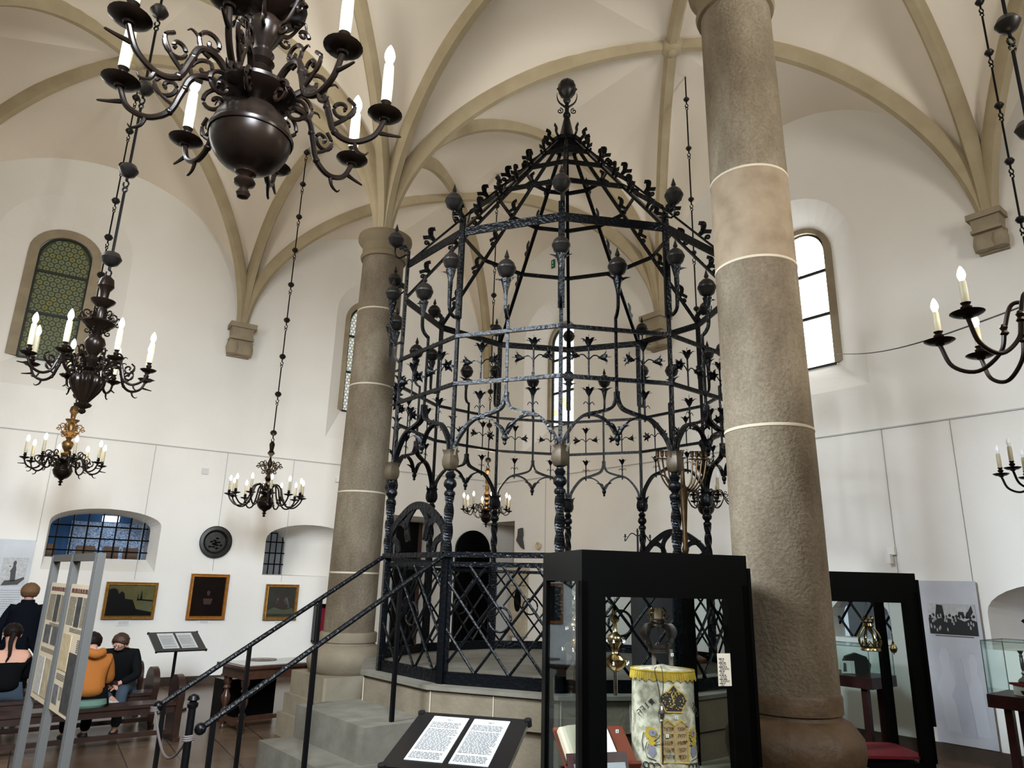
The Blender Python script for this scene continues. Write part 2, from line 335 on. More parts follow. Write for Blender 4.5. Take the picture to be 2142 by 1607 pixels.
# rails, skirting, cables
def strip(name, pl, t0, t1, z, dep, h, m, kind='structure'):
    mb = MB(); mb.T = M.Translation(pl.p((t0 + t1) / 2, z, -dep / 2)) @ pl.rot(); mb.box((0, 0, 0), (abs(t1 - t0), dep, h)); return tag(mb.make(name, m, smooth=False), kind=kind)
SKIRT = mat('skirting_stone', (.07, .05, .035), .4, noise=(5, (.045, .03, .022), .5))
strip('baseboard_left', WL, tLO, d1a, .07, .03, .14, SKIRT); strip('baseboard_right', WR, sB, rs, .08, .03, .16, SKIRT)
railL = WL.px(360, 934)[1]; railR = WR.px(1700, 918)[1]
RAILM = mat('wire_grey', (.25, .25, .24), .6); RAILW = mat('rail_white', (.45, .44, .42), .6)  # plain grey for the hanging wires, white for the rail
strip('trim_1', WL, tLO, tLR, railL, .02, .018, RAILW); strip('trim_2', WR, sB, sLR, railR, .02, .018, RAILW)
def wire(pl, a, b, label, r=.003, rail=None):
    t0, z0 = pl.px(*a); t1, z1 = pl.px(*b); mb = MB(); z0 = rail or z0; mb.tube([pl.p(t1, z0, -.008), pl.p(t1, z1, -.008)], r, 5); return tag(mb.make('hanging_wire', RAILM), label, 'wire', 'picture wires hanging from the wall rail')
for a, b, lab in [((104, 986), (76, 1133), 'thin wire holding the photo panel behind the standing visitor'), ((323, 944), (281, 1213), 'thin wire above the gilt-framed landscape painting'), ((472, 961), (444, 1195), 'thin wire running down to the dark plate and the tall dark painting'), ((613, 981), (588, 1217), 'thin wire above the small painting of a crouching figure')]:
    wire(WL, a, b, lab, rail=railL)
for a, b, lab in [((1845, 893), (1883, 1230), 'thin wire on the wall past the white detector, behind the second display case'), ((1990, 882), (2036, 1221), 'thin wire holding the tall grey photo panel'), ((1140, 1004), (1140, 1180), 'thin wire on the far wall seen through the iron cage')]:
    wire(WR, a, b, lab, rail=railR)
# ------------------------------------------------------------------ windows
def leaded(name, pl, spec, emis, disc_cols, label_frame_col, bars, nx, frame_w, hexa=False, strength=1.0):
    face, back, dep = spec; ts = [p[0] for p in back]; zs = [p[1] for p in back]; t0, t1, z0, z1 = min(ts), max(ts), min(zs), max(zs)
    c, hw = (t0 + t1) / 2, (t1 - t0) / 2; spring = z1 - hw
    e = tag(bpy.data.objects.new(name, None), kind='structure'); COL.objects.link(e); e.location = pl.p(c, z0, dep)
    def fin(o): o.parent = e; o.matrix_parent_inverse = e.matrix_world.inverted(); return tag(o, kind='structure')
    e.matrix_world = M.Translation(pl.p(c, z0, dep))
    pane = mat(name + '_glass', emis[0], .25, noise=(3, emis[1], .6)); bs = pane.node_tree.nodes['Principled BSDF']
    for l in pane.node_tree.links:
        if l.to_socket == bs.inputs['Base Color']: src = l.from_socket
    pane.node_tree.links.new(src, bs.inputs['Emission Color']); bs.inputs['Emission Strength'].default_value = strength
    mb = MB(); mb.add([pl.p(a, b, dep - .0) for a, b in back], [tuple(range(len(back)))]); fin(mb.make('pane', pane, smooth=False))
    lead = mat(name + '_lead', (.03, .03, .03), .6); mats = [lead] + [mat(name + '_disc', col, .2, emit=(col, strength * k)) for col, k in disc_cols]
    mb = MB(); d = 2 * hw / nx; r = d * .47; row = 0; z = z0 + d * .5
    while z < z1:
        off = (row % 2) * d / 2
        for i in range(-1, nx + 1):
            t = t0 + d * .5 + i * d + off
            inside = abs(t - c) < hw - r * .6 and z > z0 and (z < spring or hypot(t - c, z - spring) < hw - r * .6)
            if not inside: continue
            seg = 6 if hexa else 10; a0 = pi / 6 if hexa else 0
            P = lambda rr, o_: [pl.p(t + rr * cos(a0 + 2 * pi * j / seg), z + rr * sin(a0 + 2 * pi * j / seg), dep - o_) for j in range(seg)]
            mb.m = 1 + (0 if random.random() < .92 else min(1, len(disc_cols) - 1)) if len(disc_cols) > 1 else 1
            mb.add(P(r * .93, .004), [tuple(range(seg))])
            if not hexa: mb.m = len(disc_cols); mb.add(P(r * .45, .006), [tuple(range(seg))])
            mb.m = 0; o1, o2 = P(r * 1.0, .006), P(r * (.90 if not hexa else .90), .006)
            mb.add(o1 + o2, [(j, (j + 1) % seg, seg + (j + 1) % seg, seg + j) for j in range(seg)])
        z += d * .87; row += 1
    fin(mb.make('leaded_roundels', mats, smooth=False))
    mb = MB()
    for bz in bars: mb.bar([pl.p(t0, bz, dep - .02), pl.p(t1, bz, dep - .02)], .03, .05)
    inner = [pl.p(a + (c - a) * .03, b, dep - .02) for a, b in back]; mb.bar(inner + [inner[0]], .04, .035, up=pl.n)
    fin(mb.make('iron_bars', mat(name + '_bar', (.02, .025, .02), .5), smooth=False))
    fr = MB(); ex = frame_w
    outl = [(c + (a - c) * (1 + ex / 2 / hw), b + (ex / 2 if b > spring else 0)) for a, b in back[1:] + back[:1]]
    fr.sweep([pl.p(a, b, dep - .05) for a, b in outl], [(-ex / 2, -.05), (ex / 2, -.05), (ex / 2, .0), (.0, .05), (-ex / 2, .05)], up=pl.n); fin(fr.make('stone_frame', SAND, smooth=False))
    return e
dz = lambda s, f: s[1][0][1] + f * (max(p[1] for p in s[1]) - s[1][0][1])
leaded('window_1', WL, L1, ((.030, .036, .018), (.045, .048, .024)), [((.095, .105, .06), 1), ((.12, .11, .03), 1), ((.055, .06, .028), 1)], None, [dz(L1, .36), dz(L1, .70)], 8, .16, strength=.8)
leaded('window_2', WL, L2, ((.2, .21, .19), (.3, .3, .27)), [((.5, .52, .5), 1), ((.4, .38, .2), 1), ((.6, .62, .6), 1)], None, [dz(L2, .36), dz(L2, .70)], 11, .16, strength=1.0)
leaded('window_3', WR, WC, ((.6, .65, .7), (.7, .74, .78)), [((.82, .87, .92), 1), ((.75, .60, .22), 1)], None, [dz(WC, .33), dz(WC, .67)], 6, .13, hexa=True, strength=2.2)
leaded('window_4', WR, WRs, ((.9, .95, 1), (1, 1, 1)), [((.95, .98, 1), 1), ((.9, .95, .97), 1)], None, [dz(WRs, .36), dz(WRs, .68)], 6, .13, hexa=True, strength=9.0)
# ------------------------------------------------------------------ niche grilles and what stands behind them
def part_of(e, o): o.parent = e; o.matrix_parent_inverse = e.matrix_world.inverted(); return o
def clip_arch(spec, t, z0):                   # top of the opening above t
    b = spec[1]; c = (b[0][0] + b[1][0]) / 2; a = (b[1][0] - b[0][0]) / 2; zs = b[2][1]; rise = max(p[1] for p in b) - zs
    x = min(1, abs(t - c) / a); return zs + rise * sqrt(1 - x * x)
def grille(pl, spec, dep, nx, zlist, label):
    b = spec[1]; t0, t1, z0 = b[0][0], b[1][0], b[0][1]
    e = root('window_grille', pl.p((t0 + t1) / 2, z0, dep), label, 'grille'); mb = MB()
    for i in range(nx): t = t0 + (t1 - t0) * (i + .5) / nx; mb.tube([pl.p(t, z0, dep), pl.p(t, clip_arch(spec, t, z0), dep)], .014, 6)
    part_of(e, mb.make('upright_bars', IRON_RAIL)); mb = MB()
    for z in zlist:
        tt = [t0 + (t1 - t0) * i / 40 for i in range(41)]; ok = [t for t in tt if clip_arch(spec, t, z0) >= z]
        if ok: mb.tube([pl.p(ok[0], z, dep - .02), pl.p(ok[-1], z, dep - .02)], .014, 6)
    part_of(e, mb.make('cross_bars', IRON_RAIL)); return e
def diamond(pl, spec, dep, sp, slope, label, r=.016):
    b = spec[1]; t0, t1, z0 = b[0][0], b[1][0], b[0][1]; z1 = max(p[1] for p in b); e = root('diamond_grille', pl.p((t0 + t1) / 2, z0, dep), label, 'grille'); mb = MB()
    for sg in (-1, 1):
        k = t0 - 3
        while k < t1 + 3:
            pts = []
            for i in range(61):
                t = t0 + (t1 - t0) * i / 60; z = z0 + sg * (t - k) * slope
                if z0 - .001 <= z <= clip_arch(spec, t, z0): pts.append((t, z))
            if len(pts) > 1: mb.tube([pl.p(pts[0][0], pts[0][1], dep - .015 * sg), pl.p(pts[-1][0], pts[-1][1], dep - .015 * sg)], r, 6)
            k += sp
    part_of(e, mb.make('crossed_bars', IRON_RAIL)); return e
z1_ = N1[1][0][1]; grille(WL, N1, .36, 7, [z1_ + .12, z1_ + .33, z1_ + .54], 'black square-bar grille across the wide niche with the blue room behind')
z2_ = N2[1][0][1]; grille(WL, N2, .95, 9, [z2_ + .2, z2_ + .42, z2_ + .64, z2_ + .82], 'black bar grille deep in the niche above the crouching figure painting')
diamond(WR, R1, .2, .30, 1.5, 'black diamond lattice grille in the niche behind the hanging crown case')
diamond(WR, R2, .35, .42, .95, 'black diagonal bar grille in the arched niche above the candlesticks', .02)
BLUE = mat('blue_print', (.03, .09, .20), .7)
def pattern_nodes(m, nt, b, tc):
    v = nt.nodes.new('ShaderNodeTexVoronoi'); v.feature = 'DISTANCE_TO_EDGE'; v.inputs['Scale'].default_value = 7
    n = nt.nodes.new('ShaderNodeTexNoise'); n.inputs['Scale'].default_value = 5; n.inputs['Distortion'].default_value = 3
    nt.links.new(tc.outputs['Object'], n.inputs[0]); mp = nt.nodes.new('ShaderNodeVectorMath'); mp.operation = 'ADD'; nt.links.new(tc.outputs['Object'], mp.inputs[0]); nt.links.new(n.outputs['Color'], mp.inputs[1]); nt.links.new(mp.outputs[0], v.inputs['Vector'])
    r = nt.nodes.new('ShaderNodeValToRGB'); r.color_ramp.elements[0].position = .10; r.color_ramp.elements[1].position = .15; r.color_ramp.elements[0].color = (.5, .58, .68, 1); r.color_ramp.elements[1].color = (.035, .12, .28, 1)
    nt.links.new(v.outputs[0], r.inputs[0]); nt.links.new(r.outputs[0], b.inputs['Base Color'])
PATT = mat('blue_arabesque', (.1, .2, .4), .7, extra=pattern_nodes)
def panel(name, pl, t0, t1, z0, z1, off, th, m, parent=None, smooth=False):
    mb = MB(); mb.T = M.Translation(pl.p((t0 + t1) / 2, (z0 + z1) / 2, off)) @ pl.rot(); mb.box((0, 0, 0), (abs(t1 - t0), th, abs(z1 - z0))); o = mb.make(name, m, smooth=smooth)
    if parent: part_of(parent, o)
    return o
tag(panel('wall_blue', WL, n1a - 2.6, n1b + 2.3, 0, 3.6, 1.9, .1, BLUE), kind='structure')
a_, b_ = WL.px(150, 1095, 1.8), WL.px(297, 1170, 1.8)
tag(panel('patterned_hanging', WL, a_[0], b_[0], b_[1] - .4, a_[1] + .05, 1.82, .03, PATT), 'blue and white arabesque cloth hanging behind the niche bars', 'hanging')
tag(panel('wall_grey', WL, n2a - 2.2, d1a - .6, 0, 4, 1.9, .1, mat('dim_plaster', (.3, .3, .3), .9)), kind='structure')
for n, (xa, xb, y) in enumerate([(90, 118, 1138), (160, 200, 1142), (217, 250, 1144), (258, 290, 1147)]):
    t, z = WL.px(xa, y, .75); t2, _ = WL.px(xb, y, .75)
    mb = MB(); mb.T = M.Translation(WL.p((t + t2) / 2, z - .12, .75)) @ WL.rot() @ M.Rotation(radians(-14), 4, 'X'); mb.box((0, 0, 0), (t2 - t, .03, .26)); mb.box((0, -.03, -.13), (t2 - t, .05, .02)); mb.tube([(0, 0, -.13), (0, .06, -.5)], .012, 6)
    tag(mb.make('music_stand', mat('brown_board', (.10, .055, .03), .6)), ['leftmost', 'wider second', 'third', 'rightmost'][n] + ' of four brown stand boards behind the niche bars', 'stand', 'brown boards behind the niche bars')
LAMPB = mat('fluorescent', (1, 1, 1), .5, emit=((.9, .95, 1), 3))
t, z = WL.px(232, 1086, 1.6); tag(panel('ceiling_lamp', WL, t - .14, t + .14, z - .05, z + .05, 1.6, .25, LAMPB), 'small white glowing lamp at the top of the wide niche', 'lamp')
tag(panel('wall_rose', WR, m0 - .9, m1 + .6, 0, 3.2, 1.5, .1, mat('rose_wall', (.42, .25, .19), .8)), kind='structure')
e = root('portrait_print', WR.p(WR.px(2115, 1300, 1.35)[0], WR.px(2115, 1300, 1.35)[1], 1.4), 'red-brown portrait print of a dark bearded head behind the diagonal bars', 'picture', R=WR.rot())
mb = MB(); mb.box((0, 0, 0), (.55, .03, .8)); o = mb.make('board', mat('rust_print', (.20, .035, .02), .7), e); mb = MB(); mb.T = M.Translation((0, -.03, 0)) @ M.Scale(.25, 4, (0, 1, 0))
mb.ball((0, 0, .05), .085, 16, 1.3); mb.ball((0, 0, -.06), .08, 16, 1.2); mb.prism([(-.26, -.38), (.26, -.38), (.22, -.2), (.09, -.1), (-.09, -.1), (-.22, -.2)], .06); mb.make('printed_figure', mat('print_dark', (.02, .008, .008), .7), e)
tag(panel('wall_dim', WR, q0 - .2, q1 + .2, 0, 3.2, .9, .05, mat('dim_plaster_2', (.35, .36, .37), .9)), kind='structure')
# doors in the corner
dl, _ = WL.px(828, 1100, 1.05); dr, dt = WL.px(873, 1092, 1.05)
panelo = panel('door_1', WL, dl, dr, 0, dt, 1.0, .08, BLACK); tag(panelo, kind='structure'); tag(panel('trim_21', WL, dr + .02, dr + .16, 0, dt, 1.02, .06, WOOD2), kind='structure')
tag(panel('wall_niche_back', WL, d1a, d1b, 0, d1t, 1.12, .04, PLASTER), kind='structure')
dc, dzt = WL.px(990, 1110, -.03); dL_, _ = WL.px(948, 1250, -.03); hw_ = dc - dL_
mb = MB(); mb.T = M.Translation(WL.p(dc, 0, -.04)) @ WL.rot(); mb.prism(arch(-hw_, hw_, .02, dzt - hw_, hw_), .06)
for i in range(9): mb.box((-hw_ + hw_ * 2 * (i + .5) / 9, -.04, (dzt - hw_) / 2), (.012, .02, dzt - hw_))
mb.box((0, -.045, dzt - hw_), (hw_ * 2, .02, .05)); tag(mb.make('door_2', BLACK, smooth=False), kind='structure')
# ------------------------------------------------------------------ columns
def col_nodes(m, nt, b, tc):
    n = nt.nodes.new('ShaderNodeTexNoise'); n.inputs['Scale'].default_value = 1.6; n.inputs['Detail'].default_value = 8; n.inputs['Roughness'].default_value = .65
    mp = nt.nodes.new('ShaderNodeMapping'); mp.inputs['Scale'].default_value = (1, 1, .45); nt.links.new(tc.outputs['Object'], mp.inputs[0]); nt.links.new(mp.outputs[0], n.inputs[0])
    r = nt.nodes.new('ShaderNodeValToRGB'); e = r.color_ramp.elements; e[0].position = .36; e[1].position = .66; e[0].color = (.085, .062, .038, 1); e[1].color = (.19, .157, .11, 1)
    k = e.new(.5); k.color = (.13, .10, .065, 1); nt.links.new(n.outputs[0], r.inputs[0])
    n3 = nt.nodes.new('ShaderNodeTexNoise'); n3.inputs['Scale'].default_value = 45; n3.inputs['Detail'].default_value = 3; nt.links.new(tc.outputs['Object'], n3.inputs[0])
    mx = nt.nodes.new('ShaderNodeMix'); mx.data_type = 'RGBA'; mx.blend_type = 'OVERLAY'; mx.inputs[0].default_value = .45
    nt.links.new(r.outputs[0], mx.inputs[6]); nt.links.new(n3.outputs[0], mx.inputs[7]); nt.links.new(mx.outputs[2], b.inputs['Base Color'])
    bp = nt.nodes.new('ShaderNodeBump'); bp.inputs['Strength'].default_value = .7; bp.inputs['Distance'].default_value = .012; nt.links.new(n3.outputs[0], bp.inputs['Height']); nt.links.new(bp.outputs[0], b.inputs['Normal'])
COLM = mat('speckled_column_stone', (.2, .16, .1), .75, extra=col_nodes)
BASEM = mat('worn_brown_stone', (.045, .024, .010), .55, noise=(5, (.10, .062, .032), .5), bump=(14, .6, .02), spec=.3)
JOINT = mat('pale_joint', (.42, .36, .27), .9)
CAPM = mat('capital_stone', (.185, .145, .088), .8, noise=(4, (.14, .105, .062), .5))
def column(loc, label, basem, joints, shaft_r, lean, plinth_R, cz=0, tr=1, mats=None):
    e = root('column', loc, label, 'column')
    sh = M.Identity(4); sh[0][2] = lean[0]; sh[1][2] = lean[1]
    def mk(prof, name, m, seg=48): mb = MB(); mb.T = sh; mb.lathe(prof, seg); return mb.make(name, m, e)
    r = shaft_r
    rz = lambda z: r * (1 - .07 * max(0, (z - 2.5) / 3.9)); zz = [1.20] + joints + [6.36 + cz]
    for q in range(len(zz) - 1): mk([(rz(zz[q] + (zz[q + 1] - zz[q]) * t / 4), zz[q] + (zz[q + 1] - zz[q]) * t / 4) for t in range(5)], 'shaft_drum', (mats or [COLM])[q % len(mats or [COLM])])
    for z in joints:
        rr = r * (1 - .07 * max(0, (z - 2.5) / 3.9)); mb = MB(); mb.T = sh; mb.lathe([(rr * .99, z - .014), (rr * 1.014, z - .009), (rr * 1.014, z + .009), (rr * .99, z + .014)], 48); mb.make('mortar_joint', JOINT, e)
    mk([(a_, b_ + cz) for a_, b_ in [(r * .9, 6.30), (r * 1.02, 6.31), (r * 1.06, 6.35), (r * 1.02, 6.39), (r * .99, 6.40), (r * 1.0, 6.50), (r * 1.04, 6.53), (r * 1.22, 6.60), (r * 1.24, 6.64), (r * 1.22, 6.68), (r * .8, 6.70)]], 'capital', CAPM)
    mk([(a_ * (tr if a_ > r * .95 else 1), b_) for a_, b_ in [(r * .9, 1.22), (r * 1.10, 1.215), (r * 1.13, 1.20), (r * 1.13, 1.10), (r * 1.08, 1.09), (r * 1.10, 1.07), (r * 1.3, 1.04), (r * 1.5, .96), (r * 1.53, .88), (r * 1.45, .78), (r * 1.3, .74), (.02, .74)]], 'torus_base', basem)
    a = r * 1.55; mb = MB(); mb.T = plinth_R.to_4x4()
    oct_ = lambda a: [(a, a * .45), (a * .45, a), (-a * .45, a), (-a, a * .45), (-a, -a * .45), (-a * .45, -a), (a * .45, -a), (a, -a * .45)]
    def blk(mb, a, z0, z1, chamf=.8): 
        p = [(a, a * chamf), (a * chamf, a), (-a * chamf, a), (-a, a * chamf), (-a, -a * chamf), (-a * chamf, -a), (a * chamf, -a), (a, -a * chamf)]
        mb.add([V((x, y, z0)) for x, y in p] + [V((x, y, z1)) for x, y in p], [tuple(range(8)), tuple(range(8, 16))] + [(i, (i + 1) % 8, 8 + (i + 1) % 8, 8 + i) for i in range(8)])
    blk(mb, a, .48, .74, .95); mb.make('plinth', PLIN, e, smooth=False)
    mb = MB(); mb.T = plinth_R.to_4x4(); blk(mb, a * 1.1, .26, .48, .95); blk(mb, a * 1.2, 0, .26, .95); mb.make('plinth_step', PLIN, e, smooth=False)
    return e
PR = WR.rot().to_3x3(); LBASE = mat('buff_base_stone', (.20, .162, .112), .8, noise=(5, (.15, .12, .08), .5), bump=(25, .4, .01)); PLIN = mat('plinth_stone', (.26, .22, .155), .85, noise=(5, (.19, .16, .11), .5), bump=(25, .4, .01))
column(A1 + V((-.03, 0, 0)), 'slender pale stone column on a stepped block, left of the iron cage', LBASE, [1.93, 2.95, 4.4, 5.5], .315, (.012, 0), PR)
COLM2 = mat('pale_veined_stone', (.16, .115, .072), .75, noise=(6, (.26, .20, .135), .5), bump=(45, .5, .008))
column(A2, 'thick speckled stone column in front, covering the right side of the iron cage', BASEM, [2.95, 4.22, 4.98], .31, (-.007, 0), PR, .30, .91, [COLM, COLM, COLM2, COLM])
# ------------------------------------------------------------------ stone platform of the cage
CB = V((.627, 8.0, 0)); PHI = -.1
def vang(k): return PHI + radians(30 * k)
def at(R, k, z=0, da=0): a = vang(k) + da; return CB + V((R * sin(a), -R * cos(a), z))
pf = root('stone_platform', CB, 'twelve-sided stone platform with steps under the iron cage', 'platform')
def rel(e, mb): inv = e.matrix_world.inverted(); mb.v = [tuple(inv @ V(p)) for p in mb.v]; return mb
def ring_poly(mb, R, z0, z1, n=12):
    vs = [at(R, k, z0) for k in range(n)] + [at(R, k, z1) for k in range(n)]
    mb.add(vs, [tuple(range(n)), tuple(range(n, 2 * n))] + [(i, (i + 1) % n, n + (i + 1) % n, n + i) for i in range(n)])
mb = MB(); ring_poly(mb, 2.13, .76, 1.0); ring_poly(mb, 2.08, 0, .76); rel(pf, mb).make('drum', DRUM, pf, smooth=False)
mb = MB(); ring_poly(mb, 2.16, 1.0, 1.03); rel(pf, mb).make('top_slab', STEP, pf, smooth=False)
nE = V((sin(vang(-1.5)), -cos(vang(-1.5)), 0)); tE = V((-nE.y, nE.x, 0))
RE = M((tE, nE, V((0, 0, 1)))).transposed()
hw = .62
for z1, d1, w_ in ((.78, 2.66, .62), (.52, 2.96, .64), (.26, 3.28, .66)):
    mb = MB(); c = CB + nE * ((1.7 + d1) / 2) + V((0, 0, z1 / 2)); mb.box(c, (w_ * 2, d1 - 1.7, z1), RE); rel(pf, mb).make('step', STEP, pf, smooth=False)
mb = MB()
for k in range(12):                           # raised joints between slabs
    for f in (.0, .5):
        a_, b_ = at(2.135, k, 0), at(2.135, k + 1, 0); q = a_.lerp(b_, f + .02)
        mb.tube([q + V((0, 0, .77)), q + V((0, 0, .99))], .004, 4)
rel(pf, mb).make('joints', JOINT, pf)
# ------------------------------------------------------------------ the iron cage
RC_ = 1.985; ZB, ZR, Z1, Z2, ZK = 1.03, 2.09, 3.63, 4.10, 5.2
cage = root('iron_bimah_cage', CB + V((0, 0, ZB)), 'tall black wrought-iron twelve-sided cage with a conical rib roof on the stone platform', 'iron cage')
def part(name, mb, m, parent=None, **k):
    o = rel(cage, mb).make(name, m, parent or cage, **k); return o
def frame(k, R=RC_, z=0):                     # local x = tangential (to the right seen from outside), y = inward, z up
    a = vang(k); out = V((sin(a), -cos(a), 0)); x = V((-out.y, out.x, 0)); return M.Translation(CB + out * R + V((0, 0, z))) @ M((x, -out, V((0, 0, 1)))).transposed().to_4x4()
AP = RC_ * cos(radians(15)); SW = RC_ * sin(radians(15))      # apothem, half facet
KN = [(.018, 0), (.045, .01), (.052, .03), (.045, .05), (.030, .06), (.034, .075), (.055, .095), (.060, .12), (.050, .15), (.034, .165), (.044, .18), (.05, .2), (.036, .22), (.02, .225)]
FIN = [(.006, -.095), (.03, -.09), (.07, -.06), (.086, -.012), (.090, -.008), (.090, .008), (.086, .012), (.072, .05), (.04, .082), (.016, .092), (.012, .10), (.024, .115), (.020, .13), (.002, .19)]
def finial(mb, p, s=1): mb.lathe([(r * s, z * s) for r, z in FIN], 20, p)
def leafc(mb, p, dirs, L, wd=.03, curl=.6, base=0):  # pointed leaves fanning up and outward
    for d in dirs:
        d = V(d).normalized(); up = V((0, 0, 1))
        pts = [V(p) + d * (L * (t * .35 + .65 * t * t) * curl) + up * (L * (t - .35 * t * t * t)) for t in [i / 6 for i in range(7)]]
        mb.sweep(pts, [(-wd / 2, 0), (0, .004), (wd / 2, 0), (0, -.004)], up=d.cross(up) + V((.001, .001, 0)), scale=lambda t: max(.05, sin(pi * (t * .8 + .18)) * 1.0))
def lily_head(mb, p, x, y, s=1.0, axis=(0, 0, 1)):
    ax = V(axis).normalized(); x = V(x); x = (x - ax * x.dot(ax)).normalized(); y = ax.cross(x)
    R3 = M((x, y, ax)).transposed()
    mb.lathe([(.004 * s, -.03 * s), (.018 * s, 0), (.022 * s, .02 * s), (.015 * s, .045 * s), (.004, .05 * s)], 8, p, R3)
    for i in range(6):
        a = 2 * pi * i / 6; d = x * cos(a) + y * sin(a)
        pts = [V(p) + d * (.018 + .062 * t ** 1.8) * s + ax * (.0 + .088 * t - .035 * t ** 4) * s for t in [0, .25, .5, .75, 1]]
        mb.sweep(pts, [(-.017 * s, 0), (0, .004), (.017 * s, 0), (0, -.003)], up=d, scale=[.6, 1.1, 1.2, .8, .08])
    mb.tube([V(p), V(p) + ax * .10 * s], .003 * s, 4)
rnd = random.Random(2)
XT, YT = V((1, 0, 0)), V((0, 1, 0))
def path3(F, pts): return [F @ V(p) for p in pts]
for k in range(12):
    F = frame(k); F0 = F.to_3x3(); near = k in (11, 0, 1, 10, 2)
    # the twisted post, its knob and the plain bar above
    mb = MB(); mb.sweep([F @ V((0, 0, ZB + (2.70 - ZB) * i / 30)) for i in range(31)], [(-.028, -.028), (.028, -.028), (.028, .028), (-.028, .028)], up=F0 @ YT, twist=0, scale=None)
    mb = MB(); mb.bar([F @ V((0, 0, ZB)), F @ V((0, 0, 2.1))], .07, .05, up=F0 @ YT)
    mb.sweep([F @ V((0, 0, 2.1 + .5 * i / 20)) for i in range(21)], [(-.032, -.032), (.032, -.032), (.032, .032), (-.032, .032)], up=F0 @ YT, twist=pi * 1.5)
    mb.tube([F @ V((0, 0, 2.75)), F @ V((0, 0, 3.0))], .03, 8); mb.bar([F @ V((0, 0, 2.95)), F @ V((0, 0, 4.32))], .036, .022, up=F0 @ YT)
    post = part('post', mb, IRON, smooth=False)
    mb = MB(); mb.lathe(KN, 14, F @ V((0, 0, 2.58))); part('knob', mb, IRON, post)
    mb = MB(); mb.lathe([(.035, 0), (.05, .01), (.066, .05), (.068, .09), (.06, .13), (.055, .155), (.07, .18), (.05, .175), (.03, .12)], 12, F @ V((0, -.012, 2.82)), lobes=4, amp=.14)
    for sx in (-1, 1): mb.sweep([F @ V((sx * .05, -.03, 2.95)), F @ V((sx * .062, -.03, 3.0)), F @ V((sx * .095, -.03, 3.03))], [(-.02, 0), (0, .005), (.02, 0), (0, -.005)], up=F0 @ YT, scale=[1, .8, .1])
    tc_ = part('tulip_cup', mb, SHIELD if k in (10, 11, 0, 1, 2) else IRON, post)
    if k in (10, 11, 0, 1, 2): tag(tc_, 'bronze-coloured tulip cup')
    # hammered hanging bar of the crown, its hook and the finials on stalks
    mb = MB(); mb.bar([F @ V((0, 0, 4.28)), F @ V((0, 0, ZK + .16))], .062, .028, up=F0 @ YT)
    mb.bar([F @ V((0, -.02, ZK + .16)), F @ V((0, -.05, ZK + .2)), F @ V((0, -.11, ZK + .19))], .06, .02, up=F0 @ XT)
    part('hanging_bar', mb, IRON, smooth=False)
    mb = MB(); sx = 1 if k % 2 else 1
    stalk = spline(path3(F, [(0, -.01, 4.30), (0, -.06, 4.28), (0, -.13, 4.33), (0, -.14, 4.5), (0, -.14, 4.62)]), 5)
    mb.sweep(stalk, [(-.012, -.012), (.012, -.012), (.012, .012), (-.012, .012)], up=F0 @ XT, scale=lambda t: 1 + .9 * max(0, t - .5))
    mb.lathe([(.018, 0), (.026, .06), (.045, .14), (.05, .16)], 8, F @ V((0, -.14, 4.58)))
    leafc(mb, F @ V((0, -.14, 4.66)), [F0 @ V((1, -.2, 0)), F0 @ V((-1, -.2, 0))], .11, .028, 1.0)
    st = part('finial_stalk', mb, IRON)
    mb = MB(); finial(mb, F @ V((0, -.14, 4.83)), .95); part('ball_finial', mb, BALLM, st)
    mb = MB(); mb.tube(spline(path3(F, [(0, -.02, ZK + .12), (0, -.10, ZK + .06), (0, -.15, ZK + .10), (0, -.15, ZK + .2)]), 5), .010, 6); st2 = part('crown_stalk', mb, IRON)
    mb = MB(); finial(mb, F @ V((0, -.15, ZK + .27)), 1.0); part('ball_finial', mb, BALLM, st2)
def FM(k, R=None): return frame(k + .5, R or AP)
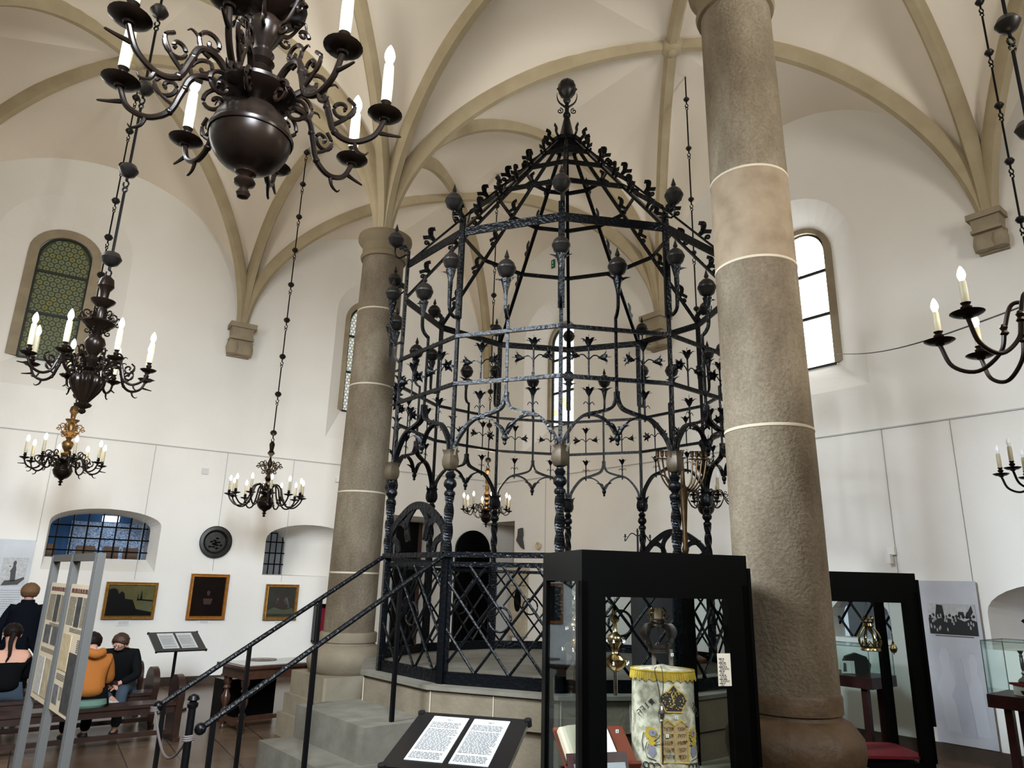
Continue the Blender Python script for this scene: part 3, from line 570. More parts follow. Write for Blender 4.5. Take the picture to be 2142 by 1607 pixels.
for k in range(12):
    F = FM(k); F0 = F.to_3x3(); Y = F0 @ YT
    TIP = 3.42
    # ogee arch between two posts, with cusps
    mb = MB(); half = []
    for sg in (-1, 1):
        main = spline([(sg * (SW - .03), 0, 2.98), (sg * (SW - .045), 0, 3.08), (sg * (SW - .12), 0, 3.20), (sg * .30, 0, 3.285), (sg * .16, 0, 3.325), (sg * .05, 0, 3.37), (sg * .010, 0, TIP + .03), (sg * .008, 0, TIP + .1)], 6)
        mb.bar(path3(F, main), .026, .055, up=Y)
        cusp = spline([(sg * .30, 0, 3.28), (sg * .20, 0, 3.292), (sg * .10, 0, 3.25), (sg * .04, 0, 3.17), (sg * .018, 0, 3.13)], 5)
        mb.bar(path3(F, cusp), .016, .045, up=Y)
    ar = part('arch', mb, IRON, smooth=False)
    mb = MB(); leafc(mb, F @ V((0, 0, 3.12)), [F0 @ V((1, 0, 0)), F0 @ V((-1, 0, 0)), F0 @ V((.35, -.3, 0)), F0 @ V((-.35, -.3, 0))], .15, .035, .75)
    mb.lathe([(.004, -.09), (.018, -.075), (.014, -.055), (.022, -.045), (.03, -.02), (.022, 0), (.012, .02)], 8, F @ V((0, 0, 3.12))); part('pendant_lily', mb, IRON, ar)
    # the rod above the tip with its finial
    mb = MB(); mb.bar([F @ V((0, 0, TIP + .05)), F @ V((0, 0, 4.23))], .026, .018, up=Y)
    mb.sweep(spline(path3(F, [(0, 0, 4.22), (0, -.05, 4.26), (0, -.08, 4.34), (0, -.08, 4.6)]), 5), [(-.013, -.013), (.013, -.013), (.013, .013), (-.013, .013)], up=F0 @ XT)
    mb.lathe([(.016, 0), (.024, .06), (.045, .15), (.05, .17)], 8, F @ V((0, -.08, 4.42)))
    leafc(mb, F @ V((0, -.08, 4.52)), [F0 @ V((1, -.1, 0)), F0 @ V((-1, -.1, 0))], .12, .03, 1.0)
    st = part('finial_rod', mb, IRON); mb = MB(); finial(mb, F @ V((0, -.08, 4.70)), 1.02); part('ball_finial', mb, BALLM, st)
    # lilies: a three-headed one on each ring half, a single one on each arch shoulder
    for sg in (-1, 1):
        x = sg * SW * .5; mb = MB(); mb.tube(path3(F, [(x, 0, Z1), (x, 0, Z1 + .30)]), .008, 6); lily_head(mb, F @ V((x, 0, Z1 + .31)), F0 @ XT, Y, 1.0)
        for s2 in (-1, 1):
            br = spline(path3(F, [(x, 0, Z1 + .17), (x + s2 * .05, 0, Z1 + .215), (x + s2 * .10, -.01, Z1 + .20)]), 4); mb.tube(br, .006, 5)
            lily_head(mb, F @ V((x + s2 * .11, -.01, Z1 + .195)), Y, F0 @ XT, .92, F0 @ V((s2 * .95, -.15, .12)))
        part('triple_lily', mb, IRON)
        mb = MB(); z0 = 3.25 + rnd.random() * .01; mb.tube(path3(F, [(x, 0, z0), (x, 0, 3.47)]), .009, 6); lily_head(mb, F @ V((x, 0, 3.48)), F0 @ XT, Y, .95)
        for s2 in (-1, 1): mb.tube(spline(path3(F, [(x, 0, 3.38), (x + s2 * .03, 0, 3.41), (x + s2 * .05, 0, 3.385)]), 3), .004, 4)
        part('single_lily', mb, IRON)
    # parapet panel
    gate = k in (10, 4)
    mb = MB(); w2 = SW - .035
    fr = [(-w2, 0, ZB + .05), (w2, 0, ZB + .05)]
    mb.bar(path3(F, [(-SW, 0, ZB + .05), (SW, 0, ZB + .05)]), .03, .10, up=(0, 0, 1)); mb.bar(path3(F, [(-SW, 0, ZR - .09), (SW, 0, ZR - .09)]), .02, .04, up=(0, 0, 1))
    mb.bar(path3(F, [(-SW, -.01, ZR - .01), (SW, -.01, ZR - .01)]), .08, .045, up=(0, 0, 1))
    for sg in (-1, 1): mb.bar(path3(F, [(sg * w2, 0, ZB), (sg * w2, 0, ZR - .03)]), .045, .03, up=Y)
    pn = part('parapet_panel', mb, IRON, smooth=False)
    mb = MB(); zb, zt = ZB + .1, ZR - .1; hh = zt - zb; ww = 2 * w2; ns = 3; st_ = ww / ns * 1.0; sl = hh / (ww * .72)
    for sg in (-1, 1):
        kx = -w2 - ww
        while kx < w2 + ww:
            pts = []
            for i in range(2):
                pass
            # segment of the line z = zb + sg*(x-kx)*sl inside the panel
            xa, xb = (kx, kx + hh / sl) if sg > 0 else (kx - hh / sl, kx)
            za, zbb = (zb, zt) if sg > 0 else (zt, zb)
            lo, hi = max(xa, -w2), min(xb, w2)
            if hi - lo > .03:
                f = lambda x: za + (zbb - za) * (x - xa) / (xb - xa)
                mb.tube([F @ V((lo, .012 * sg, f(lo))), F @ V(((lo + hi) / 2, .012 * sg, f((lo + hi) / 2))), F @ V((hi, .012 * sg, f(hi)))], .0125, 6)
            kx += st_ * .96
    mb.tube([F @ V((.10 * cos(a) , 0, (zb + zt) / 2 + .10 * sin(a))) for a in [2 * pi * i / 24 for i in range(24)]], .011, 6, closed=True)
    part('lattice', mb, IRON, pn)
    if gate:
        mb = MB()
        outer = spline([(-SW + .05, 0, ZR), (-SW + .07, 0, ZR + .22), (-.2, 0, ZR + .40), (0, 0, ZR + .45), (.2, 0, ZR + .40), (SW - .07, 0, ZR + .22), (SW - .05, 0, ZR)], 6)
        mb.bar(path3(F, outer), .07, .03, up=Y)
        for sg in (-1, 1):
            for pts in ([(sg * .40, 0, ZR + .30), (sg * .27, 0, ZR + .30), (sg * .18, 0, ZR + .24), (sg * .14, 0, ZR + .12)], [(sg * .05, 0, ZR + .44), (sg * .16, 0, ZR + .33), (sg * .18, 0, ZR + .22), (sg * .15, 0, ZR + .13)], [(sg * .45, 0, ZR + .16), (sg * .40, 0, ZR + .14), (sg * .33, 0, ZR + .1), (sg * .30, 0, ZR + .02)]):
                mb.bar(path3(F, spline(pts, 5)), .06, .018, up=Y)
        part('gate_arch', mb, IRON, smooth=False)
# rings
def ring(name, R, z, a, b, wob=0):
    mb = MB(); mb.bar([at(R, k, z) for k in range(12)], a, b, up=(0, 0, 1), closed=True); return part(name, mb, IRON, smooth=False)
ring('lower_ring', RC_ + .01, Z1, .03, .035); ring('upper_ring', RC_ + .01, Z2, .03, .035); ring('crown_ring', RC_, ZK, .02, .085)
ZA, RA = 7.33, .14
def roofp(k, f, da=0): return at(RC_ + (RA - RC_) * f, k, ZK + .02 + (ZA - ZK) * f, da)
for name, f in (('roof_ring', .38), ('roof_ring', .62), ('roof_ring', .80)):
    mb = MB(); mb.bar([roofp(k, f) for k in range(12)], .018, .055, up=(0, 0, 1), closed=True); part(name, mb, IRON, smooth=False)
for k in range(12):
    mb = MB(); a = vang(k); out = V((sin(a), -cos(a), 0)); tn = V((-out.y, out.x, 0)); sl = (roofp(k, 1) - roofp(k, 0)).normalized(); nn = tn.cross(sl); nn = nn if nn.z > 0 else -nn
    mb.bar([roofp(k, i / 6) for i in range(7)], .045, .022, up=nn); rb = part('roof_rib', mb, IRON, smooth=False)
    for f in (.16, .34, .50, .66, .81):
        c = roofp(k, f) + nn * .012; mb = MB()
        for s2, L in ((1, .12), (-1, .10)):
            mb.bar(spline([c, c + nn * L * .55 + sl * s2 * .02, c + nn * L + sl * s2 * .085], 4), .045, .008, up=tn)
        mb.bar(spline([c + nn * .06, c + nn * .12 + sl * .05, c + nn * .09 + sl * .11], 4), .045, .008, up=tn)
        mb.bar(spiral(c - sl * .10 + nn * .03, .03, 1.3, -pi / 2, sl, nn, 16), .025, .006, up=tn)
        part('crocket', mb, IRON, rb, smooth=False)
mb = MB(); P = CB + V((0, 0, 0)); mb.lathe([(.19, 7.28), (.22, 7.30), (.21, 7.36), (.15, 7.40), (.10, 7.44), (.045, 7.70), (.035, 7.74), (.05, 7.76), (.05, 7.79), (.03, 7.82), (.025, 7.98)], 12, P)
for i in range(12):
    a = 2 * pi * i / 12 + PHI; d = V((sin(a), -cos(a), 0)); c = P + d * .19 + V((0, 0, 7.33)); mb.bar(spline([c, c + d * .07 + V((0, 0, .05)), c + d * .06 + V((0, 0, .11)), c + d * .11 + V((0, 0, .13))], 3), .05, .01, up=V((-d.y, d.x, 0)))
part('roof_cap', mb, IRON)
mb = MB()
for sg in (-1, 1):
    mb.tube(spline([P + V((sg * .02, 0, 7.90)), P + V((sg * .10, 0, 7.97)), P + V((sg * .13, 0, 8.05)), P + V((sg * .13, 0, 8.12))], 5), .014, 6, scale=lambda t: 1.1 - t * .9)
    mb.tube(spiral(P + V((sg * .09, 0, 7.84)), .045, 1.4, pi / 2, (sg, 0, 0), (0, 0, 1), 20), .008, 5)
part('apex_scrolls', mb, IRON)
mb = MB(); mb.lathe([(.03, 7.96), (.05, 8.0), (.04, 8.04), (.10, 8.10), (.118, 8.17), (.11, 8.25), (.06, 8.31), (.01, 8.33)], 16, P, lobes=8, amp=.05)
for i in range(8):
    a = 2 * pi * i / 8; mb.ball(P + V((.12 * cos(a), .12 * sin(a), 8.18)), .016, 8)
part('apex_ball', mb, BALLM)
# ------------------------------------------------------------------ stair rails
for idx, (k, lab) in enumerate([(-1, 'black iron handrail on the near side of the platform steps'), (-2, 'black iron handrail on the far side of the platform steps')]):
    top = at(2.02, k, ZR - .02); end = top + nE * 1.88; end.z = .87; e = root('stair_handrail', V((top.x, top.y, 0)), lab, 'handrail')
    mb = MB(); a_ = top + V((0, 0, 0)); mb.tube([a_ + (end - a_) * i / 24 + V((rnd.uniform(-.003, .003),) * 3) for i in range(25)], .021, 8); mb.ball(end, .04, 10); mb.v = [tuple(V(p) - V((top.x, top.y, 0))) for p in mb.v]; mb.make('handrail', IRON, e)
    for d, zf in ((.42, .78), (1.12, .26), (1.80, 0)) if idx == 0 else ((.62, .52), (1.22, .26), (1.84, 0)):
        f = d / 1.88; p = top + (end - top) * f; mb = MB(); mb.bar([V((p.x, p.y, zf)), p], .03, .03, up=nE); mb.v = [tuple(V(q) - V((top.x, top.y, 0))) for q in mb.v]; mb.make('baluster', IRON_RAIL, e, smooth=False)
nw = onZ(430, 1510, .87); mb = MB(); nwp = at(2.02, -1, 0) + nE * 1.95; nwp.z = 0
mb.lathe([(.03, 0), (.026, .02), (.024, 1.0), (.034, 1.01), (.036, 1.03), (.02, 1.045), (.04, 1.055), (.03, 1.08), (.01, 1.09)], 12, nwp); tag(mb.make('newel_post', IRON_RAIL), 'short black post with a mushroom cap at the foot of the near handrail', 'post')
ra = at(2.02, -2, 0) + nE * 1.9; ra.z = .85; rb_ = nwp + V((0, 0, .82)); mb = MB()
mb.tube([ra.lerp(rb_, i / 20) - V((0, 0, .22 * sin(pi * i / 20) ** 1.0)) for i in range(21)], .009, 6)
for p in (ra, rb_): mb.tube([p + V((.03 * cos(a), .03 * sin(a), .012 * a / 6 - .02)) for a in [i * .5 for i in range(38)]], .007, 5)
tag(mb.make('barrier_rope', mat('grey_rope', (.10, .085, .08), .8)), 'drooping grey rope tied between the ends of the two handrails', 'rope')
# ------------------------------------------------------------------ chandeliers
def relm(e, o): return o
PAN = [(.008, -.022), (.018, -.02), (.022, -.012), (.045, -.008), (.064, .004), (.070, .010), (.064, .012), (.03, .003), (.014, .006), (.012, .02), (.022, .03), (.024, .042), (.014, .052), (.020, .062), (.022, .066)]
BULBP = [(r * 1.25, z) for r, z in [(.004, 0), (.011, .004), (.012, .012), (.0165, .026), (.0185, .038), (.0182, .048), (.016, .062), (.012, .076), (.0075, .088), (.003, .097), (.0008, .100)]]
def arm_mesh(mb, kind, S, zp):
    x, z = V((1, 0, 0)), V((0, 0, 1)); y = V((0, 1, 0))
    if kind == 'scroll':
        main = spline([(.22 * S, 0, zp + .02 * S), (.36 * S, 0, zp + .14 * S), (.50 * S, 0, zp + .12 * S), (.56 * S, 0, zp - .04 * S), (.62 * S, 0, zp - .20 * S), (.76 * S, 0, zp - .27 * S), (.92 * S, 0, zp - .20 * S), (S, 0, zp - .02)], 6)
        mb.tube(main, .026 * S, 8, scale=lambda t: 1.15 - .3 * t)
        mb.tube(spiral(V((.42 * S, 0, zp + .22 * S)), .12 * S, 1.25, -pi / 2, x, z, 22), .018 * S, 6)
        mb.tube(spiral(V((.30 * S, 0, zp - .06 * S)), .11 * S, 1.2, pi / 2, -x, z, 20), .017 * S, 6)
        mb.tube(spiral(V((.66 * S, 0, zp + .02 * S)), .10 * S, 1.15, pi, -x, z, 20), .017 * S, 6)
        mb.tube(spline([(.60 * S, 0, zp - .14 * S), (.70 * S, 0, zp - .06 * S), (.76 * S, 0, zp + .05 * S), (.70 * S, 0, zp + .12 * S)], 5), .017 * S, 6)
        for p, d in (((.78 * S, 0, zp - .27 * S), (.35, 0, -1)), ((.97 * S, 0, zp - .16 * S), (1, 0, -.1)), ((.5 * S, 0, zp + .13 * S), (.3, 0, 1))):
            p, d = V(p), V(d).normalized(); mb.tube(spline([p, p + d * .08 * S, p + d * .11 * S + x * .05 * S, p + d * .08 * S + x * .09 * S], 4), .016 * S, 6, scale=lambda t: 1.2 - t * .9)
        for c in ((.62, -.20), (.54, .02)): mb.ball((c[0] * S, 0, zp + c[1] * S), .032 * S, 8)
    elif kind == 'plain':
        mb.tube(spline([(.16 * S, 0, zp + .10 * S), (.24 * S, 0, zp + .24 * S), (.38 * S, 0, zp + .26 * S), (.46 * S, 0, zp + .05 * S), (.52 * S, 0, zp - .18 * S), (.72 * S, 0, zp - .34 * S), (.92 * S, 0, zp - .26 * S), (S, 0, zp - .02)], 6), .020 * S, 8)
        mb.lathe([(.022 * S, -.05 * S), (.04 * S, -.03 * S), (.022 * S, 0), (.035 * S, .03 * S), (.02 * S, .06 * S)], 8, (.47 * S, 0, zp + .02 * S))
    elif kind == 'bow':
        mb.tube(spline([(.10 * S, 0, zp + .16 * S), (.22 * S, 0, zp + .34 * S), (.38 * S, 0, zp + .26 * S), (.46 * S, 0, zp - .02 * S), (.60 * S, 0, zp - .26 * S), (.80 * S, 0, zp - .28 * S), (.95 * S, 0, zp - .14 * S), (S, 0, zp - .02)], 6), .022 * S, 7)
        mb.ball((.55 * S, 0, zp - .2 * S), .04 * S, 8)
    else:                                     # wiry
        mb.tube(spline([(.18 * S, 0, zp), (.34 * S, 0, zp + .22 * S), (.54 * S, 0, zp + .24 * S), (.66 * S, 0, zp + .02 * S), (.80 * S, 0, zp - .16 * S), (.95 * S, 0, zp - .12 * S), (S, 0, zp - .02)], 6), .019 * S, 7)
        mb.tube(spline([(.18 * S, 0, zp - .05 * S), (.34 * S, 0, zp - .30 * S), (.50 * S, 0, zp - .24 * S), (.62 * S, 0, zp - .02 * S)], 6), .014 * S, 6)
        mb.tube(spiral(V((.42 * S, 0, zp + .05 * S)), .13 * S, 1.3, 0, x, z, 22), .012 * S, 6); mb.tube(spiral(V((.70 * S, 0, zp + .15 * S)), .09 * S, 1.2, pi, -x, z, 18), .012 * S, 6)
        for t in (.3, .45, .6, .75): mb.ball((t * S, 0, zp + .25 * S * sin(t * 4.4)), .02 * S, 6)
def chandelier(loc, label, S, n, rot, body, kind, lit, ztop, metal=BRONZE, stem=None, link=.55, ballr=.045, lean=0, bs=1.0, sleeve=(.021, .17), topz=None, zp=.12, skip=(), group='hanging brass chandeliers', dragons=0, upper_metal=None, sway=0):
    e = root('chandelier', loc, label, 'chandelier', group); um = upper_metal or metal
    mb = MB(); mb.lathe([(r * bs, z * bs) for r, z in body['prof']], 96 if body.get('lobes') else 32, lobes=body.get('lobes', 0), amp=body.get('amp', 0)); mb.make('body', metal, e)
    st = stem or [(.03, .14), (.05, .16), (.05, .19), (.03, .21), (.04, .25), (.025, .28), (.045, .32), (.025, .36), (.05, .42), (.03, .50)]
    mb = MB(); mb.lathe(st, 20); mb.make('stem', um, e); hz = st[-1][1]
    proto = None
    for i in range(n):
        if i in skip: continue
        a = rot + 2 * pi * i / n
        if proto is None:
            mb = MB(); arm_mesh(mb, kind, S, zp); proto = mb.make('arm', metal, e)
            mb = MB(); mb.lathe([(r * max(S * 2, .8) * (1 if S > .35 else .8), z) for r, z in PAN], 20, (S, 0, zp)); mb.make('drip_pan', metal, proto)
            sr, sl = sleeve
            mb = MB(); mb.lathe([(sr * .9, .066), (sr, .07), (sr * 1.02, .07 + sl * .5), (sr * .95, .07 + sl * .9), (sr * .9, .07 + sl), (sr * .4, .07 + sl + .002)], 14, (S, 0, zp), lobes=7, amp=.03); mb.make('candle_sleeve', SLEEVE, proto)
            k = sr / .021; mb = MB(); mb.lathe([(r * 1.0 * k, .07 + sl + z * k) for r, z in BULBP], 14, (S, 0, zp)); mb.make('bulb', LIT if lit else BULB, proto)
            proto.rotation_euler = (0, 0, a)
        else:
            c = copy_tree(proto, e); c.rotation_euler = (0, 0, a)
    if dragons:
        pr = None
        for i in range(dragons):
            a = rot + .3 + 2 * pi * i / dragons
            if pr is None:
                mb = MB(); s = S * .5; zz = body.get('dz', .45)
                for q, r0, t, a0 in ((V((.42 * s, 0, zz + .08)), .16 * s, 1.3, -pi / 2), (V((.34 * s, 0, zz - .06)), .12 * s, 1.3, pi / 2), (V((.62 * s, 0, zz + .02)), .10 * s, 1.2, 0)): mb.tube(spiral(q, r0, t, a0, (1, 0, 0), (0, 0, 1), 20), .03 * s, 6, scale=lambda t: 1.3 - t * .8)
                mb.tube(spline([(.1 * s, 0, zz), (.35 * s, 0, zz - .03), (.6 * s, 0, zz + .08), (.66 * s, 0, zz + .2 * s)], 5), .035 * s, 6, scale=lambda t: 1.2 - t * .7)
                pr = mb.make('scroll_ornament', um, e); pr.rotation_euler = (0, 0, a)
            else: c = pr.copy(); COL.objects.link(c); c.parent = e; c.rotation_euler = (0, 0, a)
    # suspension: hooked rods with balls
    z = hz; zt = ztop - V(loc).z; dr = 0
    while z < zt - .02:
        L = min(link, zt - z); mb = MB()
        P = lambda h, ox=0: V((ox + sway * (h - hz), 0, h))
        mb.tube([P(z + .05), P(z + L - .05)], .011, 6)
        mb.tube([P(z + .05 - .028 + .028 * cos(t) * 1.0, .022 * sin(t)) for t in [pi * 1.7 * i / 10 for i in range(11)]], .008, 5)
        mb.tube([P(z + L - .03 - .02 * cos(t), .018 * sin(t)) for t in [pi * 1.7 * i / 10 for i in range(11)]], .008, 5)
        rod = mb.make('suspension_rod', IRON_RAIL, e)
        mb = MB(); bz = z + .12 + ballr * .4; mb.lathe([(.012, -ballr * .9), (ballr * .7, -ballr * .62), (ballr, -ballr * .05), (ballr * 1.03, 0), (ballr, ballr * .06), (ballr * .72, ballr * .6), (.012, ballr * .85)], 16, P(bz)); mb.make('rod_ball', BALLM, rod)
        z += L
    if lit:
        for q in range(2):
            d = bpy.data.lights.new('chandelier_glow', 'POINT'); d.energy = LITW; d.color = (1, .80, .55); d.shadow_soft_size = S * .5
            o = bpy.data.objects.new('chandelier_glow', d); COL.objects.link(o); o.parent = e; o.location = (0, 0, zp + .32 + .25 * q)
    return e
LITW = 19
SPH = dict(prof=[(.006, -.265), (.020, -.26), (.027, -.245), (.020, -.23), (.014, -.225), (.018, -.215), (.036, -.205), (.040, -.195), (.034, -.185), (.018, -.178), (.022, -.17), (.038, -.16), (.040, -.152)] + [(.152 * sin(a), -.152 * cos(a)) for a in [.32 + .17 * i for i in range(8)]] + [(.156, -.012), (.160, 0), (.156, .012)] + [(.150 * cos(a), .150 * sin(a)) for a in [.14 + .15 * i for i in range(7)]] + [(.06, .135), (.075, .15), (.125, .165), (.150, .19), (.150, .205), (.06, .21), (.04, .23)], dz=.55)
URN = dict(prof=[(.005, -.19), (.02, -.18), (.026, -.165), (.016, -.15), (.05, -.13), (.055, -.115), (.03, -.10), (.045, -.08), (.085, -.02), (.112, .04), (.115, .07), (.10, .10), (.05, .12), (.04, .14), (.07, .16), (.075, .19), (.04, .20)], lobes=14, amp=.07, dz=.52)
STEM_BIG = [(.05, .20), (.04, .22), (.05, .24), (.03, .255), (.045, .275), (.03, .29), (.045, .31), (.03, .325), (.05, .345), (.032, .36), (.045, .385), (.028, .41), (.05, .45), (.07, .49), (.065, .53), (.04, .56), (.13, .60), (.15, .63), (.13, .65), (.05, .66), (.04, .75), (.07, .80), (.03, .88), (.012, .9)]
STEM_URN = [(.04, .19), (.06, .21), (.065, .24), (.03, .27), (.06, .32), (.075, .37), (.06, .41), (.03, .43), (.045, .47), (.10, .51), (.12, .53), (.10, .55), (.04, .56), (.05, .62), (.035, .66), (.08, .70), (.09, .72), (.03, .74), (.035, .80), (.06, .84), (.05, .90), (.02, .93)]
STEM_SM = [(.04, .12), (.05, .15), (.03, .18), (.045, .22), (.025, .26), (.05, .30), (.03, .34), (.055, .39), (.025, .45), (.04, .50), (.02, .56), (.045, .62), (.02, .70), (.01, .74)]
def bodyk(d, k): return dict(d, prof=[(r * k, z * k) for r, z in d['prof']])
pc1 = onY(525, 288, 2.4)
ev = -atan2(pc1.x, pc1.y)                      # bearing towards the camera
def facing(p): return atan2(-p.y, -p.x)
chandelier(pc1, 'large dark unlit chandelier with a round ball body hanging nearest the viewer', .50, 8, facing(pc1) + radians(31), SPH, 'scroll', False, 9.4, stem=STEM_BIG, ballr=.05, dragons=6, sleeve=(.0215, .175), zp=.17, link=.5)
p = onY(180, 815, 5.2); chandelier(p, 'dark unlit chandelier with a ribbed urn body, hanging before the green glass window', .42, 8, facing(p) + .35, URN, 'scroll', False, 9.5, stem=STEM_URN, link=.80, ballr=.075, dragons=6, sleeve=(.02, .155), zp=.17)
p = onY(131, 985, 9.8); chandelier(p, 'lit chandelier with golden ornament stem, low on the left above the niche', .47, 8, facing(p) + .2, bodyk(SPH, .78), 'scroll', True, 9.75, upper_metal=BRASS, stem=[(r, z * 1.0) for r, z in STEM_URN], dragons=6, sleeve=(.02, .15), ballr=.06, link=.62)
p = onY(555, 1052, 11.5); chandelier(p, 'lit twelve-armed chandelier hanging between the dark plate and the slender column', .56, 12, facing(p) + .1, bodyk(SPH, .85), 'bow', True, 9.5, stem=STEM_SM + [(.06, .80), (.03, .85), (.045, .95), (.02, 1.0)], dragons=6, sleeve=(.019, .14), ballr=.055, link=.66, zp=.1)
p = onY(1245 - 228, 1083, 12.3); chandelier(p, 'lit chandelier with a tall golden spindle, seen through the left of the iron cage', .40, 8, facing(p) + .2, bodyk(SPH, .62), 'wiry', True, 9.6, upper_metal=BRASS, stem=STEM_SM + [(.05, .80), (.02, .85)], dragons=0, sleeve=(.018, .13), ballr=.055, link=.62)
p = onY(1477, 1062, 9.5); chandelier(p, 'dark unlit chandelier seen through the right of the iron cage beside the big menorah', .40, 8, facing(p) + .4, bodyk(SPH, .72), 'wiry', False, 9.75, stem=STEM_URN, dragons=6, sleeve=(.02, .15), ballr=.045, link=.88)
p = onY(2245, 742, 3.6); chandelier(p, 'lit chandelier with smooth round arms, cut by the right picture edge', .60, 8, facing(p) + radians(-87), bodyk(SPH, 1.05), 'plain', True, 9.3, sleeve=(.019, .12), ballr=.07, link=.75, zp=.18, bs=1.0)
p = onY(2238, 1012, 6.3); chandelier(p, 'dark unlit chandelier with wax-coloured sleeves lower at the right picture edge', .50, 8, facing(p) + radians(-95), bodyk(SPH, .9), 'plain', False, 9.3, sleeve=(.018, .13), ballr=.045, link=.66, zp=.12)
# ------------------------------------------------------------------ display cases
def text_lines(mb, x0, x1, z0, z1, n, y, h=None, rag=.2, seedv=1, center=False):
    r = random.Random(seedv); st = (z0 - z1) / n; h = h or st * .45
    for i in range(n):
        z = z0 - st * (i + .5); x = x0; end = x1 - (x1 - x0) * rag * r.random() * (1 if (i % 6 == 5) else .25)
        if center: c = (x0 + x1) / 2; hw_ = (x1 - x0) / 2 * (1 - rag * r.random()); x, end = c - hw_, c + hw_
        while x < end - h * .5:
            L = min(h * r.uniform(1.2, 4.5), end - x); mb.add([(x, y, z - h / 2), (x + L, y, z - h / 2), (x + L, y, z + h / 2), (x, y, z + h / 2)], [(0, 1, 2, 3)]); x += L + h * .7
def words(s, size, m, parent, loc, rot=(pi / 2, 0, 0), ext=.0008, name='lettering', align='CENTER', R3=None):
    c = bpy.data.curves.new(name, 'FONT'); c.body = s; c.size = size; c.extrude = ext; c.align_x = align; c.materials.append(m); c.resolution_u = 2
    t = bpy.data.objects.new('tmp', c); COL.objects.link(t); me = bpy.data.meshes.new_from_object(t.evaluated_get(bpy.context.evaluated_depsgraph_get())); bpy.data.objects.remove(t)
    o = bpy.data.objects.new(name, me); COL.objects.link(o); o.parent = parent; o.location = loc; o.rotation_euler = rot; return o
def case(loc, dirx, Wd, D, Hh, label, pw=.13, hd=.175, glass=True):
    x = V(dirx).normalized(); y = V((-x.y, x.x, 0)); R = M((x, y, V((0, 0, 1)))).transposed().to_4x4()
    e = root('display_case', loc, label, 'display case', R=R)
    mb = MB(); mb.box((Wd / 2, D / 2, Hh - hd / 2), (Wd, D, hd)); mb.make('header', BLACK, e, smooth=False)
    mb = MB(); mb.box((Wd / 2, D / 2, .30), (Wd - .02, D - .02, .60)); mb.make('base', BLACK, e, smooth=False)
    hz = Hh - hd
    for cx, cy, a, b in ((pw / 2, .03, pw, .06), (Wd - pw / 2, .03, pw, .06), (.03, D - .035, .06, .07), (Wd - .03, D - .035, .06, .07), (.02, .05, .04, .1), (Wd - .02, .05, .04, .1)):
        mb = MB(); mb.box((cx, cy, (.6 + hz) / 2), (a, b, hz - .6)); mb.make('upright', BLACK, e, smooth=False)
    mb = MB(); mb.box((Wd / 2, .028, hz - .042), (Wd, .055, .085)); mb.box((Wd + .012, .03, hz - .45), (.02, .07, 1.1)); mb.make('door_rail', BLACK, e, smooth=False)
    for c, d in (((Wd / 2, .012, (.6 + hz) / 2), (Wd - 2 * pw, .006, hz - .65)), ((.012, D / 2, (.6 + hz) / 2), (.006, D - .14, hz - .62)), ((Wd / 2, D - .012, (.6 + hz) / 2), (Wd - .12, .006, hz - .62)), ((Wd - .012, D / 2, (.6 + hz) / 2), (.006, D - .14, hz - .62))):
        mb = MB(); mb.box(c, d); mb.make('glass_pane', GLASS, e, smooth=False)
    mb = MB(); mb.box((Wd / 2, D / 2, .63), (Wd - .08, D - .08, .02)); mb.make('shelf', RED, e, smooth=False)
    return e
cA0 = onY(1217, 1150, 4.2); cA0.z = 0; cA1 = onY(1560, 1163, 4.48); cA1.z = 0
cx = (cA1 - cA0); WdA = cx.length; cyA = V((-cx.y, cx.x, 0)).normalized(); HA = 2.05
caseA = case(cA0, cx, WdA, .72, HA, 'black display case in front with the dressed Torah scroll and silver crown behind glass', pw=.145)
def spot(e, p, t, power=6, col=(1, .9, .75)):
    d = bpy.data.lights.new('case_spot', 'SPOT'); d.energy = power; d.spot_size = radians(95); d.color = col; d.shadow_soft_size = .015; d.spot_blend = .5
    o = bpy.data.objects.new('case_spot', d); COL.objects.link(o); o.parent = e; o.location = p; o.rotation_euler = (V(t) - V(p)).to_track_quat('-Z', 'Y').to_euler()
    mb = MB(); mb.lathe([(.02, 0), (.03, -.008), (.03, -.014), (.02, -.016)], 12, (p[0], p[1], p[2] + .016)); h = mb.make('spot_lamp', SILVER, e)
    mb = MB(); mb.lathe([(.018, 0), (.018, -.004)], 12, (p[0], p[1], p[2] + .004)); mb.make('lamp_lens', LIT, h)
for x in (.28, .52, .85): spot(caseA, (x, .32, HA - .235), (x * .8 + .1, .3, .9), 5)
XA = caseA.matrix_world.copy(); XR = XA.to_3x3().to_4x4()
def inA(x, y, z): return XA @ V((x, y, z))
def Apx(px, py, yoff):                        # a point inside the case at depth yoff behind its front
    n = cyA; d = ray(px, py); k = ((cA0 + n * yoff) - CAM).dot(n) / d.dot(n); return CAM + d * k
